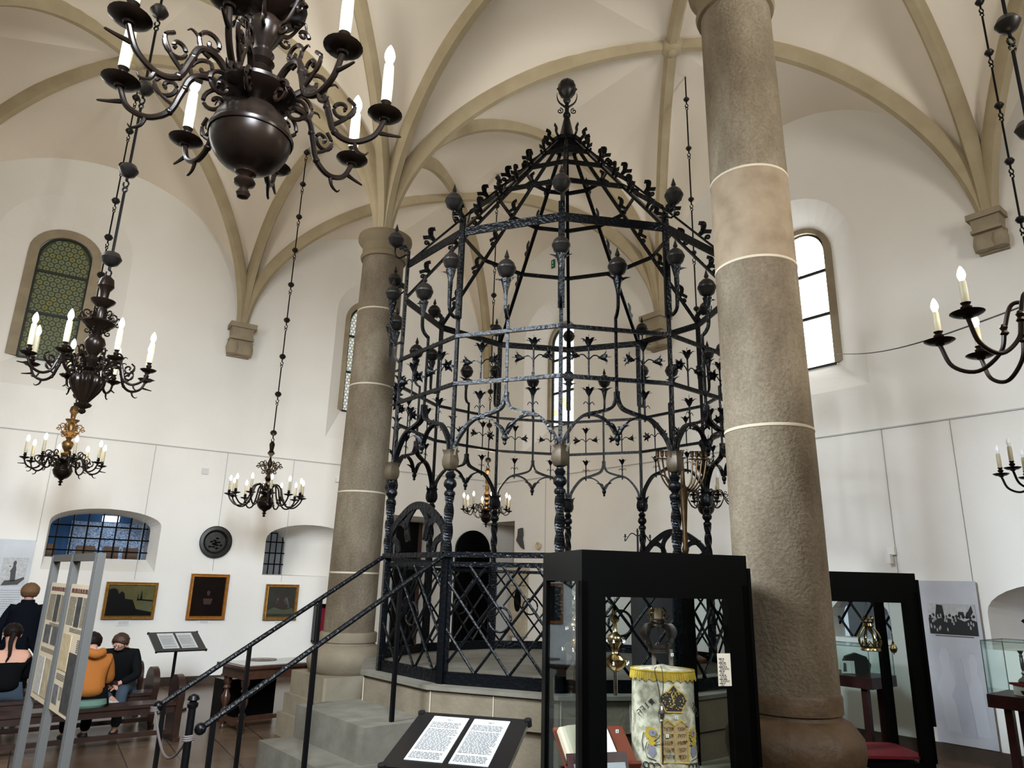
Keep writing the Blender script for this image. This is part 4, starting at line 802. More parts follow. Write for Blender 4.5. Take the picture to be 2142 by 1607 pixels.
# Torah mantle
mt = Apx(1385, 1400, .33); mbm = Apx(1385, 1600, .33); rad = .185
_b = atan2(mt.x, mt.y); TRR = M.Rotation(-_b, 4, 'Z')
tor = root('torah_mantle', V((mt.x, mt.y, .65)), 'white velvet Torah mantle with gold fringe and embroidery standing in the front display case', 'torah mantle', R=TRR)
zt = mt.z - .65
MANT = mat('white_velvet', (.32, .27, .185), .9, noise=(22, (.66, .57, .42), .26), bump=(40, .4, .006))
YEL = mat('yellow_fringe', (.55, .36, .04), .7, noise=(40, (.40, .24, .02), .4)); EMB = mat('gold_embroidery', (.42, .24, .05), .6, noise=(60, (.62, .42, .14), .4), bump=(80, .5, .003)); DK = mat('dark_thread', (.04, .03, .025), .7); MAUVE = mat('mauve_thread', (.24, .20, .24), .7)
ex = .8
def mant(a, z, k=1.0): r = rad * k * (1.0 + .06 * (1 - z / zt)); f = 1 + .012 * sin(a * 5 + z * 9) + .01 * sin(a * 11); return V((r * f * sin(a), -ex * r * f * cos(a), z))
mb = MB(); na, nz = 56, 20
mb.add([mant(2 * pi * j / na, zt * i / nz) for i in range(nz + 1) for j in range(na)] + [V((0, 0, zt + .03))], [(i * na + j, i * na + (j + 1) % na, (i + 1) * na + (j + 1) % na, (i + 1) * na + j) for i in range(nz) for j in range(na)] + [(nz * na + j, nz * na + (j + 1) % na, (nz + 1) * na) for j in range(na)])
mb.make('velvet_cover', MANT, tor, angle=80)
mb = MB()
for j in range(150):
    a = 2 * pi * j / 150; p = mant(a, zt - .002, 1.03); L = .05 + .006 * sin(j * 7.3); q = mant(a + .01 * sin(j * 3.1), zt - L, 1.07); mb.tube([p, q], .0035, 4)
mb.tube([mant(2 * pi * j / 60, zt, 1.03) for j in range(60)], .006, 6, closed=True); fr_ = mb.make('fringe', YEL, tor)
def flat(mb, poly, ca, cz, k=1.045, lift=0):   # outline on the curved front: x metres along, z metres
    vs = [mant(ca + x / rad, cz + z, k) for x, z in poly]; c = mant(ca + sum(p[0] for p in poly) / len(poly) / rad, cz + sum(p[1] for p in poly) / len(poly), k + .012)
    n = len(vs); mb.add(vs + [c], [(i, (i + 1) % n, n) for i in range(n)])
def line(mb, pts, ca, cz, r=.003, k=1.035): mb.tube([mant(ca + x / rad, cz + z, k) for x, z in pts], r, 5)
crown_o = [(-.045, -.065), (-.062, -.03), (-.078, .0), (-.06, .035), (-.03, .05), (0, .085), (.03, .05), (.06, .035), (.078, .0), (.062, -.03), (.045, -.065)]
czz = zt - .155; ca = .32
mb = MB(); flat(mb, crown_o, ca, czz); mb.make('crown_ground', DK, tor); mb = MB(); line(mb, crown_o + crown_o[:1], ca, czz, .005, 1.05); r = random.Random(5)
for i in range(70):
    x, z = r.uniform(-.06, .06), r.uniform(-.055, .05)
    if abs(x) < .07 - abs(z) * .5: mb.ball(mant(ca + x / rad, czz + z, 1.05), .0038, 6)
line(mb, [(0, -.01), (-.012, .03), (0, .055), (.012, .03), (0, -.01)], ca, czz, .004, 1.06); tag(mb.make('embroidered_crown', EMB, tor), 'embroidered crown in gold thread')
tcz = zt - .37; tb = [(-.075, -.12), (.075, -.12), (.075, .07), (.055, .095), (.0375, .11), (.02, .095), (0, .08), (-.02, .095), (-.0375, .11), (-.055, .095), (-.075, .07)]
mb = MB(); flat(mb, tb, ca, tcz); mb.make('tablet_ground', mat('peach_cloth', (.45, .30, .15), .8), tor); mb = MB(); line(mb, tb + tb[:1], ca, tcz, .0075, 1.05); line(mb, [(0, .08), (0, -.12)], ca, tcz, .004, 1.05); mb.make('embroidered_tablets', EMB, tor)
BRT = mat('brown_thread', (.13, .055, .012), .7)
def curved_text(s, ang, z, size, m, k=1.07, rot=0):
    p = mant(ang, z, k); return words(s, size, m, tor, p, (pi / 2, -rot, ang * .9))
for i, (a_, b_) in enumerate((('יכנא', 'חצרת'), ('היהי', 'ףאנת'), ('אשת', 'בנגת'), ('רוכז', 'הנעת'), ('דבכ', 'דמחת'))):
    curved_text(a_, ca + .037 / rad, tcz + .055 - i * .037, .030, BRT, 1.09); curved_text(b_, ca - .037 / rad, tcz + .055 - i * .037, .030, BRT, 1.09)
for i, ch in enumerate('הרות'): curved_text(ch, -.72 + i * .15, zt - .245 + i * .022, .055, DK, 1.07, .75)
for i, ch in enumerate('רתכ'): curved_text(ch, .98 + (2 - i) * -.0 + i * .15, zt - .20 - i * .026, .055, DK, 1.07, -.75)
for z, sx in ((zt - .525, .03), (zt - .565, .034), (zt - .605, .034)): curved_text('םירמוא תירבה הרותה', .25, z, sx, EMB, 1.08)
for sg, aa in ((-1, -.40), (1, 1.02)):        # a lion on either side
    mb = MB(); cz_ = zt - .34
    ring_ = lambda n, r0, r1, ox, oz: [(ox + (r0 if q % 2 else r1) * cos(pi * q / n), oz + (r0 if q % 2 else r1) * sin(pi * q / n)) for q in range(2 * n)]
    flat(mb, ring_(14, .030, .042, 0, 0), aa, cz_, 1.04); flat(mb, ring_(10, .018, .026, sg * -.008, -.045), aa, cz_, 1.035); tag(mb.make('lion_mane', YEL, tor), 'orange-yellow lion mane'); mb = MB()
    flat(mb, ring_(8, .019, .020, -sg * .012, .004), aa, cz_, 1.07); flat(mb, [(sg * .012, -.06), (-sg * .02, -.06), (-sg * .03, -.10), (-sg * .01, -.13), (sg * .02, -.11)], aa, cz_, 1.03); mb.make('lion_body', MAUVE, tor); mb = MB()
    line(mb, [(-sg * .02, -.04), (-sg * .045, -.02), (-sg * .06, .01), (-sg * .055, .03)], aa, cz_, .0022, 1.06); line(mb, [(-sg * .02, -.06), (-sg * .05, -.055), (-sg * .065, -.03)], aa, cz_, .0022, 1.06); line(mb, [(sg * .02, -.05), (sg * .035, -.09), (sg * .02, -.13), (-sg * .03, -.14)], aa, cz_, .0022, 1.06); line(mb, [(sg * .045, 0), (sg * .06, -.05), (sg * .05, -.1)], aa, cz_, .0025, 1.04)
    mb.ball(mant(aa - sg * .016 / rad, cz_ + .008, 1.10), .0035, 6)
    for q in range(3): line(mb, [(.02 * cos(t) + (q - 1) * .032, -.172 + .016 * sin(t)) for t in [i * pi / 6 for i in range(13)]], aa, cz_, .003, 1.04)
    mb.make('leaf_outline', DK, tor)
# staves, crown, yad with its chain
cr_ = Apx(1378, 1365, .33); crz = cr_.z
CRS = M.Scale(.78, 4); cw = root('silver_coronet', V((cr_.x, cr_.y, crz)), 'dark silver Torah crown with a gilt double tablet on top, above the white mantle', 'crown', R=TRR @ CRS); DSIL = mat('dark_silver', (.17, .145, .13), .30, .9, noise=(25, (.08, .066, .06), .5))
mb = MB(); mb.lathe([(.075, -.0), (.085, .005), (.085, .02), (.078, .025), (.082, .04), (.07, .05)], 32); mb.make('rim', DSIL, cw)
mb = MB()
for i in range(8):
    a = 2 * pi * i / 8; d = V((cos(a), sin(a), 0)); tn = V((-d.y, d.x, 0)); mb.sweep(spline([d * .072 + V((0, 0, .04)), d * .095 + V((0, 0, .08)), d * .118 + V((0, 0, .13)), d * .10 + V((0, 0, .19)), d * .04 + V((0, 0, .205)), d * .035 + V((0, 0, .22))], 5), [(-.021, 0), (0, .006), (.021, 0), (0, -.004)], up=tn, scale=[.9] * 8 + [.7 + .9 * sin(pi * i2 / 10) for i2 in range(10)] + [.8] * 8)
    mb.ball(d * .105 + V((0, 0, .075)), .008, 8)
mb.make('arched_bands', DSIL, cw); mb = MB(); mb.lathe([(.05, .195), (.058, .205), (.05, .22), (.06, .235), (.045, .25), (.02, .255)], 24); mb.make('upper_ring', DSIL, cw)
mb = MB(); mb.prism([(-.028, .25), (.028, .25), (.028, .32), (.020, .335), (.010, .337), (0, .325), (-.010, .337), (-.020, .335), (-.028, .32)], .008); mb.make('gilt_tablets', mat('bright_gilt', (.8, .7, .5), .3, .6), cw)
mb = MB()
for sg in (-1, 1):
    mb.tube(spline([(sg * .055, 0, .235), (sg * .05, 0, .27), (sg * .065, 0, .30), (sg * .05, 0, .325)], 4), .009, 6); mb.ball((sg * .046, 0, .33), .013, 8); mb.tube([(sg * .06, 0, .295), (sg * .03, 0, .30)], .005, 5); mb.tube(spline([(sg * .06, 0, .25), (sg * .085, 0, .27), (sg * .078, 0, .30)], 4), .004, 5)
mb.make('lion_supporters', GILT, cw)
for sx in (-.048, .055):
    mb = MB(); mb.lathe([(.014, 0), (.014, crz - .65 - zt + .02)], 14, (sx, 0, zt + .0)); mb.make('stave', mat('stave_wood_%d' % (sx > 0), (.16, .13, .11), .5), tor)
yd = root('torah_pointer', inA(0, 0, 0) * 0 + (tor.matrix_world @ mant(-.05, zt - .27, 1.16)), 'silver Torah pointer hanging by a dark chain over the front of the white mantle', 'pointer', R=XR)
mb = MB(); mb.lathe([(.003, -.22), (.005, -.2), (.005, -.13), (.008, -.125), (.006, -.11), (.006, 0), (.012, .005), (.008, .012), (.018, .03), (.02, .05), (.012, .075), (.008, .085), (.010, .09), (.004, .1)], 12); mb.make('pointer', SILVER, yd)
mb = MB(); T2 = yd.matrix_world.inverted() @ tor.matrix_world
mb.tube(spline([V((0, 0, .1)), T2 @ mant(-.12, zt - .08, 1.12), T2 @ mant(-.22, zt + .005, 1.09), T2 @ mant(-.3, zt + .02, .6)], 6), .0022, 5); mb.tube(spline([V((0, 0, .1)), T2 @ mant(.02, zt - .08, 1.12), T2 @ mant(.0, zt + .008, 1.09), T2 @ mant(-.1, zt + .025, .5)], 6), .0022, 5); mb.make('chain', INK, yd)
# rimonim, seen twice: one in front left, one behind
def rimon(p, label, k=1.0):
    e = root('torah_finial', p, label, 'torah finial', 'pair of silver Torah finials', R=XR)
    mb = MB(); mb.lathe([(.012, -.17), (.012, -.04), (.016, -.035)], 14); mb.make('shank', SILVER, e)
    mb = MB(); mb.lathe([(r * k, z * k) for r, z in [(.015, -.04), (.03, -.03), (.055, -.01), (.07, .015), (.072, .03), (.05, .045), (.03, .055), (.022, .07), (.026, .10), (.038, .12), (.045, .14), (.04, .16), (.02, .175), (.012, .19), (.012, .23), (.022, .24), (.03, .255), (.02, .27), (.01, .28), (.01, .30), (.018, .305), (.01, .325), (.002, .34)]], 28, lobes=10, amp=.03); mb.make('bulbous_body', GILT, e)
    for z, R in ((.02, .085), (.14, .062)):
        for i in range(6):
            a = 2 * pi * i / 6; mb = MB(); d = V((cos(a), sin(a), 0)); mb.tube([d * (R - .015) + V((0, 0, z + .008)), d * R + V((0, 0, z))], .003, 5); mb.lathe([(.002, .012), (.006, .008), (.008, -.004), (.010, -.008)], 8, d * R + V((0, 0, z - .008))); mb.make('bell', SILVER, e)
    mb = MB(); mb.tube([(0, 0, .335), (0, 0, HA - .22 - V(p).z)], .0012, 4); mb.make('hanging_thread', INK, e)
    return e
rimon(Apx(1287, 1390, .22), 'silver-gilt Torah finial hanging just left of the white mantle')
rimon(Apx(1204, 1362, .44), 'silver-gilt Torah finial hanging nearest the left side glass of the front case')
# open book on a red stand, plaques
bk = Apx(1240, 1560, .30); bs_ = root('book_stand', V((bk.x, bk.y, .64)), 'sloping red-brown wooden stand under the open book in the front case', 'stand', R=XR)
h = bk.z - .64; tlt = M.Rotation(radians(35), 4, 'X')
REDW = mat('red_brown_board', (.13, .028, .014), .5)
mb = MB(); mb.T = M.Translation((.02, 0, h)) @ tlt; mb.box((0, 0, -.02), (.44, .30, .02)); mb.box((0, -.15, 0), (.44, .02, .05)); mb.make('sloping_board', REDW, bs_, smooth=False)
mb = MB(); mb.prism([(-.2, 0), (.2, 0), (.2, h - .1), (-.2, h - .1)], .02); mb.make('support', MAHOG, bs_, smooth=False)
bo = root('open_book', V((bk.x, bk.y, .64)) + XR.to_3x3() @ V((-.03, 0, h)), 'thick old open book lying on the red-brown stand in the front case', 'book', R=XR @ tlt)
for sg in (-1, 1):
    pts = [(0, .012), (sg * .03, .05 if sg < 0 else .03), (sg * .10, .045 if sg < 0 else .022), (sg * .155, .03 if sg < 0 else .012), (sg * .16, .0), (0, 0)]
    mb = MB(); mb.T = M.Rotation(radians(0), 4, 'X'); n = len(pts); mb.add([(x, -.11, z) for x, z in pts] + [(x, .11, z) for x, z in pts], [tuple(range(n)), tuple(range(n, 2 * n))] + [(i, (i + 1) % n, n + (i + 1) % n, n + i) for i in range(n)]); mb.make('page_block', PAPER if sg > 0 else mat('aged_pages', (.42, .36, .25), .8), bo, smooth=False)
mb = MB(); mb.box((0, 0, -.005), (.34, .24, .008)); mb.make('cover', WOOD2, bo, smooth=False)
t_ = Apx(1266, 1600, .12); sg_ = root('framed_notice', V((t_.x - .03, t_.y, t_.z - .06)), 'dark framed card propped below the open book in the front case', 'card', R=XR @ M.Rotation(radians(-25), 4, 'X'))
mb = MB(); mb.box((0, 0, 0), (.36, .012, .24)); mb.make('frame', MAHOG, sg_, smooth=False); mb = MB(); mb.box((-.085, -.008, -.02), (.12, .004, .17)); mb.box((.085, -.008, -.02), (.15, .004, .17)); mb.make('inner_card', mat('grey_card', (.30, .30, .30), .4), sg_, smooth=False)
lb = Apx(1517, 1401, .006); la = Apx(1499, 1367, .006); lc = Apx(1535, 1435, .006)
lab = root('label_card', lb - cyA * .004, 'cream caption card with printed lines inside the glass, right side of the front case', 'label', R=XR); w_, h_ = abs((lc - la).dot(cx.normalized())), la.z - lc.z
mb = MB(); mb.box((0, 0, 0), (w_, .002, h_)); mb.make('card', mat('caption_card', (.62, .56, .46), .7), lab, smooth=False)
mb = MB()
for i in range(7):
    z = h_ * (.36 - .125 * i); text_lines(mb, -w_ * .42, -w_ * .42 + w_ * (.35 + .1 * (i % 3)), z, z - .010, 1, -.0016, .006, 0, i); text_lines(mb, -w_ * .36, -w_ * .30 + w_ * (.2 + .5 * ((i * 7) % 3) / 3), z - .010, z - .022, 2, -.0016, .0035, .3, i + 9)
mb.make('printed_lines', INK, lab, smooth=False)
def tick(p, s, R=XR):
    e = root('number_tag', p, 'tiny white number tag %s' % s[1], 'tag', R=R); mb = MB(); mb.box((0, 0, 0), (.018, .002, .018)); mb.make('tag_plate', PAPER, e, smooth=False); words(s[0], .014, INK, e, (0, -.002, -.005), name='number')
T3 = tor.matrix_world
tick(T3 @ mant(.36, zt - .245, 1.12), ('2', 'above the embroidered gold tablets on the mantle')); tick(T3 @ mant(.09, zt - .345, 1.12), ('1', 'beside the silver pointer on the mantle')); tick(Apx(1406, 1370, .25), ('6', 'just below the silver crown')); tick(Apx(1291, 1530, .25), ('8', 'on the red-brown board behind the open book')); tick(Apx(1269, 1282, .25), ('3', 'hanging near the upper left of the glass'))
# second case with hanging crown
cB1 = onY(1913, 1200, 6.0); cB1.z = 0; cB0 = cB1 + V((-1.0, -.02, 0)); HB = onY(1913, 1200, 6.0).z
caseB = case(cB0, cB1 - cB0, 1.0, .60, HB, 'black display case behind the thick column with a hanging gilt crown', pw=.11, hd=.15)
spot(caseB, (.70, .35, HB - .19), (.7, .35, .9), 5, (1, .85, .6)); spot(caseB, (.88, .45, HB - .19), (.9, .35, .9), 3, (1, .85, .6))
def Bpx(px, py, yo): return onY(px, py, 6.0 + yo)
p = Bpx(1822, 1362, .3); e = root('gilt_coronet', p, 'gilt openwork crown hanging by threads in the second display case', 'crown')
mb = MB(); mb.lathe([(.070, 0), (.078, .004), (.076, .02), (.070, .028), (.072, .035), (.074, .04)], 28); mb.make('rim', GILT, e); mb = MB()
for i in range(8):
    a = 2 * pi * i / 8; d = V((cos(a), sin(a), 0)); mb.tube(spline([d * .072 + V((0, 0, .03)), d * .088 + V((0, 0, .08)), d * .07 + V((0, 0, .14)), d * .035 + V((0, 0, .19))], 5), .008, 6); mb.tube([d * .072 + V((0, 0, .03)), V((cos(a + .39), sin(a + .39), 0)) * .076 + V((0, 0, .075)), V((cos(a + .78), sin(a + .78), 0)) * .072 + V((0, 0, .03))], .006, 5)
mb.make('openwork_bands', GILT, e); mb = MB(); mb.lathe([(.03, .185), (.045, .20), (.04, .22), (.048, .235), (.03, .24)], 18)
for i in range(6): a = i * pi / 3; mb.ball((.045 * cos(a), .045 * sin(a), .255), .012, 8); mb.tube([(.045 * cos(a), .045 * sin(a), .235), (.03 * cos(a), .03 * sin(a), .28)], .005, 5)
mb.make('upper_coronet', GILT, e); mb = MB()
for i in range(3): a = i * 2.1; mb.tube([(.045 * cos(a), .045 * sin(a), .24), (0, 0, .40)], .001, 4)
mb.tube([(0, 0, .40), (0, 0, HB - .16 - p.z)], .001, 4); mb.make('thread', SILVER, e)
p = Bpx(1869, 1357, .3); e = root('hanging_ornament', p, 'small round gilt ornament hanging right of the openwork crown', 'ornament'); mb = MB(); mb.lathe([(.002, -.05), (.006, -.035), (.02, -.03), (.032, 0), (.02, .03), (.008, .036), (.012, .05), (.004, .06)], 16); mb.make('ball', GILT, e); mb = MB(); mb.tube([(0, 0, .06), (0, 0, .12)], .005, 5); mb.tube([(0, 0, .1), (0, 0, HB - .16 - p.z)], .001, 4); mb.make('thread', SILVER, e)
RS = root('velvet_shelf', Bpx(1875, 1600, .35), 'red velvet board with silver pointers lying low in the second display case', 'board'); mb = MB(); mb.T = M.Rotation(radians(8), 4, 'Y'); mb.box((0, 0, -.03), (.5, .5, .03)); mb.make('board', RED, RS, smooth=False)
for i, (y, g, lab_) in enumerate([(.12, SILVER, 'long silver pointer on the red velvet board of the second case'), (-.02, GILT, 'gilt pointer on the red velvet board of the second case')]):
    q = RS.location + V((0, y, .005)); mb = MB(); mb.T = M.Translation(q) @ M.Rotation(radians(98), 4, 'Y'); mb.lathe([(.004, -.2), (.008, -.16), (.006, -.1), (.014, -.06), (.01, 0), (.018, .03), (.008, .08), (.016, .12), (.012, .18), (.004, .2)], 12); tag(mb.make('silver_pointer', g), lab_, 'pointer')
# ------------------------------------------------------------------ museum text stands
def text_stand(p0, p1, back, label, zbase=0, sheets=2, text=8, seedv=3, pole=True):   # p0,p1 front corners, back = offset vector to the back edge
    xv = (p1 - p0); Wd = xv.length; x = xv.normalized(); yv = V(back) - x * V(back).dot(x); D = yv.length; y = yv.normalized(); z = x.cross(y)
    R = M((x, y, z)).transposed().to_4x4(); c = (p0 + p1) / 2 + yv / 2; e = root('reading_stand', V((c.x, c.y, 0)), label, 'reading stand')
    inv = e.matrix_world.inverted(); T = inv @ M.Translation(c) @ R
    mb = MB(); mb.T = T; mb.box((0, 0, 0), (Wd, D, .02))
    for sx in (-1, 1):
        for sy in (-1, 1): mb.lathe([(.016, -.014), (.016, .014)], 10, (sx * (Wd / 2 - .006), sy * (D / 2 - .006), 0))
    b = mb.make('sloping_top', mat('black_gloss_%d' % seedv, (.008, .008, .009), .15, spec=.4), e, smooth=False)
    for i in range(sheets):
        cx_ = (i - .5) * Wd * .37; sw, sh = Wd * .32, D * .80
        mb = MB(); mb.T = T; mb.box((cx_, .01, .012), (sw, sh, .002)); s = mb.make('text_sheet', mat('sheet_%d_%d' % (seedv, i), (.46, .475, .475), .6), b, smooth=False)
        mb = MB(); r = random.Random(seedv + i)
        M0 = MB(); yy = sh * .5 - sh * .1; text_lines(M0, -sw * .06, sw * .10, sh * .43, sh * .41, 1, 0, sh * .012, 0, 1)
        for (a0, a1, nn) in ((.36, .22, 5), (.20, -.28, 17), (-.32, -.46, 5)): text_lines(M0, -sw * .43, sw * .43, sh * a0, sh * a1, nn, 0, None, .3, seedv * 7 + i + nn)
        mb.T = T; mb.add([(v[0] + cx_, v[2] + .01, .0136) for v in M0.v], M0.f); mb.make('printed_text', mat('soft_ink_%d_%d' % (seedv, i), (.06, .06, .06), .8), s, smooth=False)
    mb = MB(); cl = inv @ c; mb.tube([cl - V((0, 0, .01)), V((cl.x, cl.y, .03))], .022, 10); mb.box((cl.x, cl.y, .015), (.40, .32, .03)); mb.make('pole', IRON_RAIL, e)
    return e
def stand_at(tl, Wd, back, D): back = back.normalized(); x = V((back.y, -back.x, 0)).normalized(); return tl - back * D, tl - back * D + x * Wd, back * D
text_stand(*stand_at(onY(881, 1494, 3.3), .475, ray(1438, 760), .42), 'black sloping reading stand with two printed white sheets in the foreground', seedv=3)
text_stand(*stand_at(onY(309, 1325, 10.8), .70, ray(-153, 250), .49), 'black sloping reading stand with two sheets by the left wall under the paintings', seedv=5)
# ------------------------------------------------------------------ wall pictures
def wall_root(name, pl, t, z, label, cat, off=-.02, group=None): return root(name, pl.p(t, z, off), label, cat, group, R=pl.rot())
def lx(pl): return 1 if pl.rot().to_3x3().col[0].dot(pl.d) > 0 else -1
def framed(pl, a, b, fw, fm, canvas, shapes, label, lean=True):
    t0, z1 = pl.px(*a); t1, z0 = pl.px(*b); w_, h_ = abs(t1 - t0), z1 - z0
    e = wall_root('framed_painting', pl, (t0 + t1) / 2, (z0 + z1) / 2, label, 'painting', -.05); 
    mb = MB(); o = [(-w_ / 2, -h_ / 2), (w_ / 2, -h_ / 2), (w_ / 2, h_ / 2), (-w_ / 2, h_ / 2)]
    def rect(k, y): return [V((sx * (w_ / 2 - k), y, sz * (h_ / 2 - k))) for sx, sz in ((-1, -1), (1, -1), (1, 1), (-1, 1))]
    lv = [rect(0, .02), rect(0, -.02), rect(fw * .25, -.04), rect(fw * .5, -.028), rect(fw * .8, -.035), rect(fw, -.01)]; vs = sum(lv, []); fs = []
    for i in range(len(lv) - 1): fs += [(i * 4 + j, i * 4 + (j + 1) % 4, (i + 1) * 4 + (j + 1) % 4, (i + 1) * 4 + j) for j in range(4)]
    mb.add(vs, fs); mb.make('frame', fm, e, smooth=False)
    mb = MB(); mb.box((0, -.004, 0), (w_ - fw * 1.8, .01, h_ - fw * 1.8)); mb.make('canvas', canvas, e, smooth=False)
    W2, H2 = w_ / 2 - fw, h_ / 2 - fw
    for nm, m, polys in shapes:
        mb = MB()
        for poly in polys: mb.prism([(x * W2, z * H2) for x, z in poly], .002, M.Translation((0, -.0105, 0)))
        mb.make(nm, m, e, smooth=False)
    return e, w_, h_
def lab_card(pl, x, y, w_, h_, label):
    t, z = pl.px(x, y); e = wall_root('caption_card', pl, t, z, label, 'label', -.012); mb = MB(); mb.box((0, 0, 0), (w_, .006, h_)); mb.make('card', PAPER, e, smooth=False)
    mb = MB(); text_lines(mb, -w_ * .42, w_ * .42, h_ * .38, -h_ * .38, 4, -.0035, h_ * .06, .4, int(x)); mb.make('printed_lines', INK, e, smooth=False)
DARKP = mat('painted_black', (.004, .0035, .003), .3, spec=.08); 
framed(WL, (223, 1217), (320, 1295), .055, GOLD, mat('dusk_sky', (.035, .035, .015), .35, noise=(3, (.14, .12, .04), .6), spec=.1),
       [('painted_land', DARKP, [[(-1, -1), (1, -1), (1, -.75), (.3, -.55), (.1, .05), (-.25, .12), (-.3, .45), (-.42, .62), (-.55, .42), (-.62, .70), (-.8, .82), (-1, .7)], [(.40, .02), (.46, .75), (.52, .02)], [(.28, .0), (.32, .5), (.35, .0)], [(.3, .03), (1, -.05), (1, .05), (.3, .12)]]), ('painted_water', mat('painted_water', (.08, .085, .05), .3, spec=.1), [[(.35, -.6), (.75, -.7), (.95, -.15), (.6, -.2)], [(.45, -.1), (.9, -.14), (.9, -.08), (.45, -.05)]])],
       'gilt-framed landscape painting of black houses and masts under a dusky sky')
framed(WL, (400, 1200), (468, 1296), .06, mat('orange_gilt', (.42, .17, .03), .4, .3, noise=(15, (.28, .11, .02), .5)), mat('near_black_canvas', (.004, .003, .002), .3, noise=(5, (.010, .004, .003), .5), spec=.08),
       [('painted_glow', mat('painted_ember', (.030, .011, .007), .4), [[(-.12, .25), (.0, .32), (.12, .25), (.05, .05), (-.05, .05)], [(-.3, -.1), (.3, -.1), (.22, -.4), (-.22, -.4)]])], 'tall nearly black painting in an orange gilt frame below the dark plate')
framed(WL, (556, 1222), (617, 1297), .06, GOLD, mat('grey_green_canvas', (.04, .04, .032), .4, noise=(4, (.02, .02, .016), .5), spec=.1),
       [('painted_figure', mat('painted_umber', (.022, .014, .010), .4), [[(-.6, -.3), (-.45, .25), (-.2, .62), (.15, .66), (.5, .35), (.85, -.2), (.6, -.45), (-.2, -.4)]]), ('painted_rocks', mat('painted_olive', (.05, .055, .03), .4), [[(-1, -.6), (-.5, -.35), (.2, -.55), (.9, -.4), (1, -.8), (-1, -.8)]]), ('painted_shawl', mat('painted_grey', (.16, .15, .14), .4), [[(.15, .1), (.3, .35), (.42, .3), (.65, -.35), (.5, -.4)], [(-.35, .25), (-.2, .3), (-.25, -.15), (-.38, -.1)]])],
       'small painting of a crouching shawled figure in a beaded gilt frame')
lab_card(WL, 259, 1303, .20, .09, 'cream caption card under the landscape painting'); lab_card(WL, 427, 1301, .18, .045, 'narrow cream caption card under the tall dark painting'); lab_card(WL, 580, 1303, .10, .05, 'small caption card under the crouching figure painting')
t, z = WL.px(450, 1134); tr, _ = WL.px(484, 1134); pr_ = tr - t; e = wall_root('wall_plate', WL, t, z, 'large dark embossed metal plate hung on the left wall', 'plate', -.03)
mb = MB(); RY = M.Rotation(pi / 2, 3, 'X'); mb.lathe([(pr_ * .02, -.01), (pr_ * .62, -.012), (pr_ * .66, -.002), (pr_ * .70, .03), (pr_ * .76, .045), (pr_ * .95, .04), (pr_ * .98, .052), (pr_, .05), (pr_ * .98, .02), (pr_ * .6, -.02)], 48, R=RY); mb.make('dish', mat('dark_pewter', (.025, .024, .023), .38, .7, noise=(12, (.05, .048, .045), .5)), e)
mb = MB(); mb.T = M.Rotation(pi / 2, 4, 'X').inverted() @ M.Identity(4) if False else M.Identity(4)
for i in range(14): mb.ball((pr_ * .4 * cos(i * 2.4) * (i / 14) , -.0, pr_ * .45 * sin(i * 2.4) * (i / 14) - .03), .03, 8, .5)
mb.make('relief', BRONZE, e)
# red-lined wall box beside the slender column
t0, z1 = WL.px(657, 1263); t1 = t0 + .5; _, z0 = WL.px(650, 1343); e = wall_root('wall_showcase', WL, (t0 + t1) / 2, (z0 + z1) / 2, 'black wall box lined in deep red, half hidden by the slender column', 'showcase', -.10); w_, h_ = t1 - t0, z1 - z0
mb = MB(); mb.box((0, .09, 0), (w_, .01, h_)); [mb.box((sx * (w_ / 2 - .02), 0, 0), (.04, .19, h_)) for sx in (-1, 1)]; [mb.box((0, 0, sz * (h_ / 2 - .02)), (w_, .19, .04)) for sz in (-1, 1)]; mb.make('box', BLACK, e, smooth=False)
mb = MB(); mb.box((0, .075, 0), (w_ - .08, .01, h_ - .08)); mb.make('red_lining', mat('crimson_lining', (.22, .004, .02), .7), e, smooth=False); mb = MB(); mb.box((-.08, -.0, -h_ / 2 + .07), (.10, .02, .05)); mb.make('caption', CREAM, e, smooth=False)
# photo panel at the far left
t1, z1 = WL.px(76, 1131); _, z0 = WL.px(60, 1325); t0 = t1 - 1.1; e = wall_root('photo_panel', WL, (t0 + t1) / 2, (z0 + z1) / 2, 'pale exhibition panel with old photographs on the left wall behind the standing visitor', 'panel', -.05); w_, h_ = t1 - t0, z1 - z0
mb = MB(); mb.box((0, 0, 0), (w_, .012, h_)); mb.make('board', mat('pale_grey_board', (.40, .42, .44), .3, noise=(4, (.50, .52, .54), .6)), e, smooth=False)
def photo(e, x, z, w_, h_, y, items, dark=.05, pale=.45, seedv=1, name='photograph'):
    mb = MB(); mb.box((x, y, z), (w_, .003, h_)); p = mb.make(name, mat('photo_tone_%d' % random.randint(0, 9999), (pale * .75,) * 3, .6, noise=(9 / max(w_, .2), (pale * 1.15,) * 3, .5)), e, smooth=False)
    mb = MB()
    for poly in items: mb.prism([(x + a * w_ / 2, z + b * h_ / 2) for a, b in poly], .002, M.Translation((0, y - .0025, 0)))
    if items: mb.make('printed_figure', mat('photo_black_%d' % random.randint(0, 9999), (dark,) * 3, .6), p, smooth=False)
    return p
fig = [(-.16, -.7), (-.22, -.1), (-.30, .05), (-.14, .3), (-.12, .45), (-.16, .62), (-.08, .78), (.06, .78), (.12, .62), (.08, .45), (.16, .25), (.18, 0), (.24, -.7)]
photo(e, w_ / 2 - .22, .22, .34, .44, -.008, [fig, [(-.8, -.98), (-.6, -.62), (.3, -.55), (.9, -.35), (.95, -.5), (.5, -.9)], [(-.2, .35), (-.42, .42), (-.42, .34)]])
photo(e, w_ / 2 - .62, .18, .34, .44, -.008, [[(-1, -1), (1, -1), (1, .1), (.4, .4), (-.2, .1), (-1, .3)]], pale=.3)
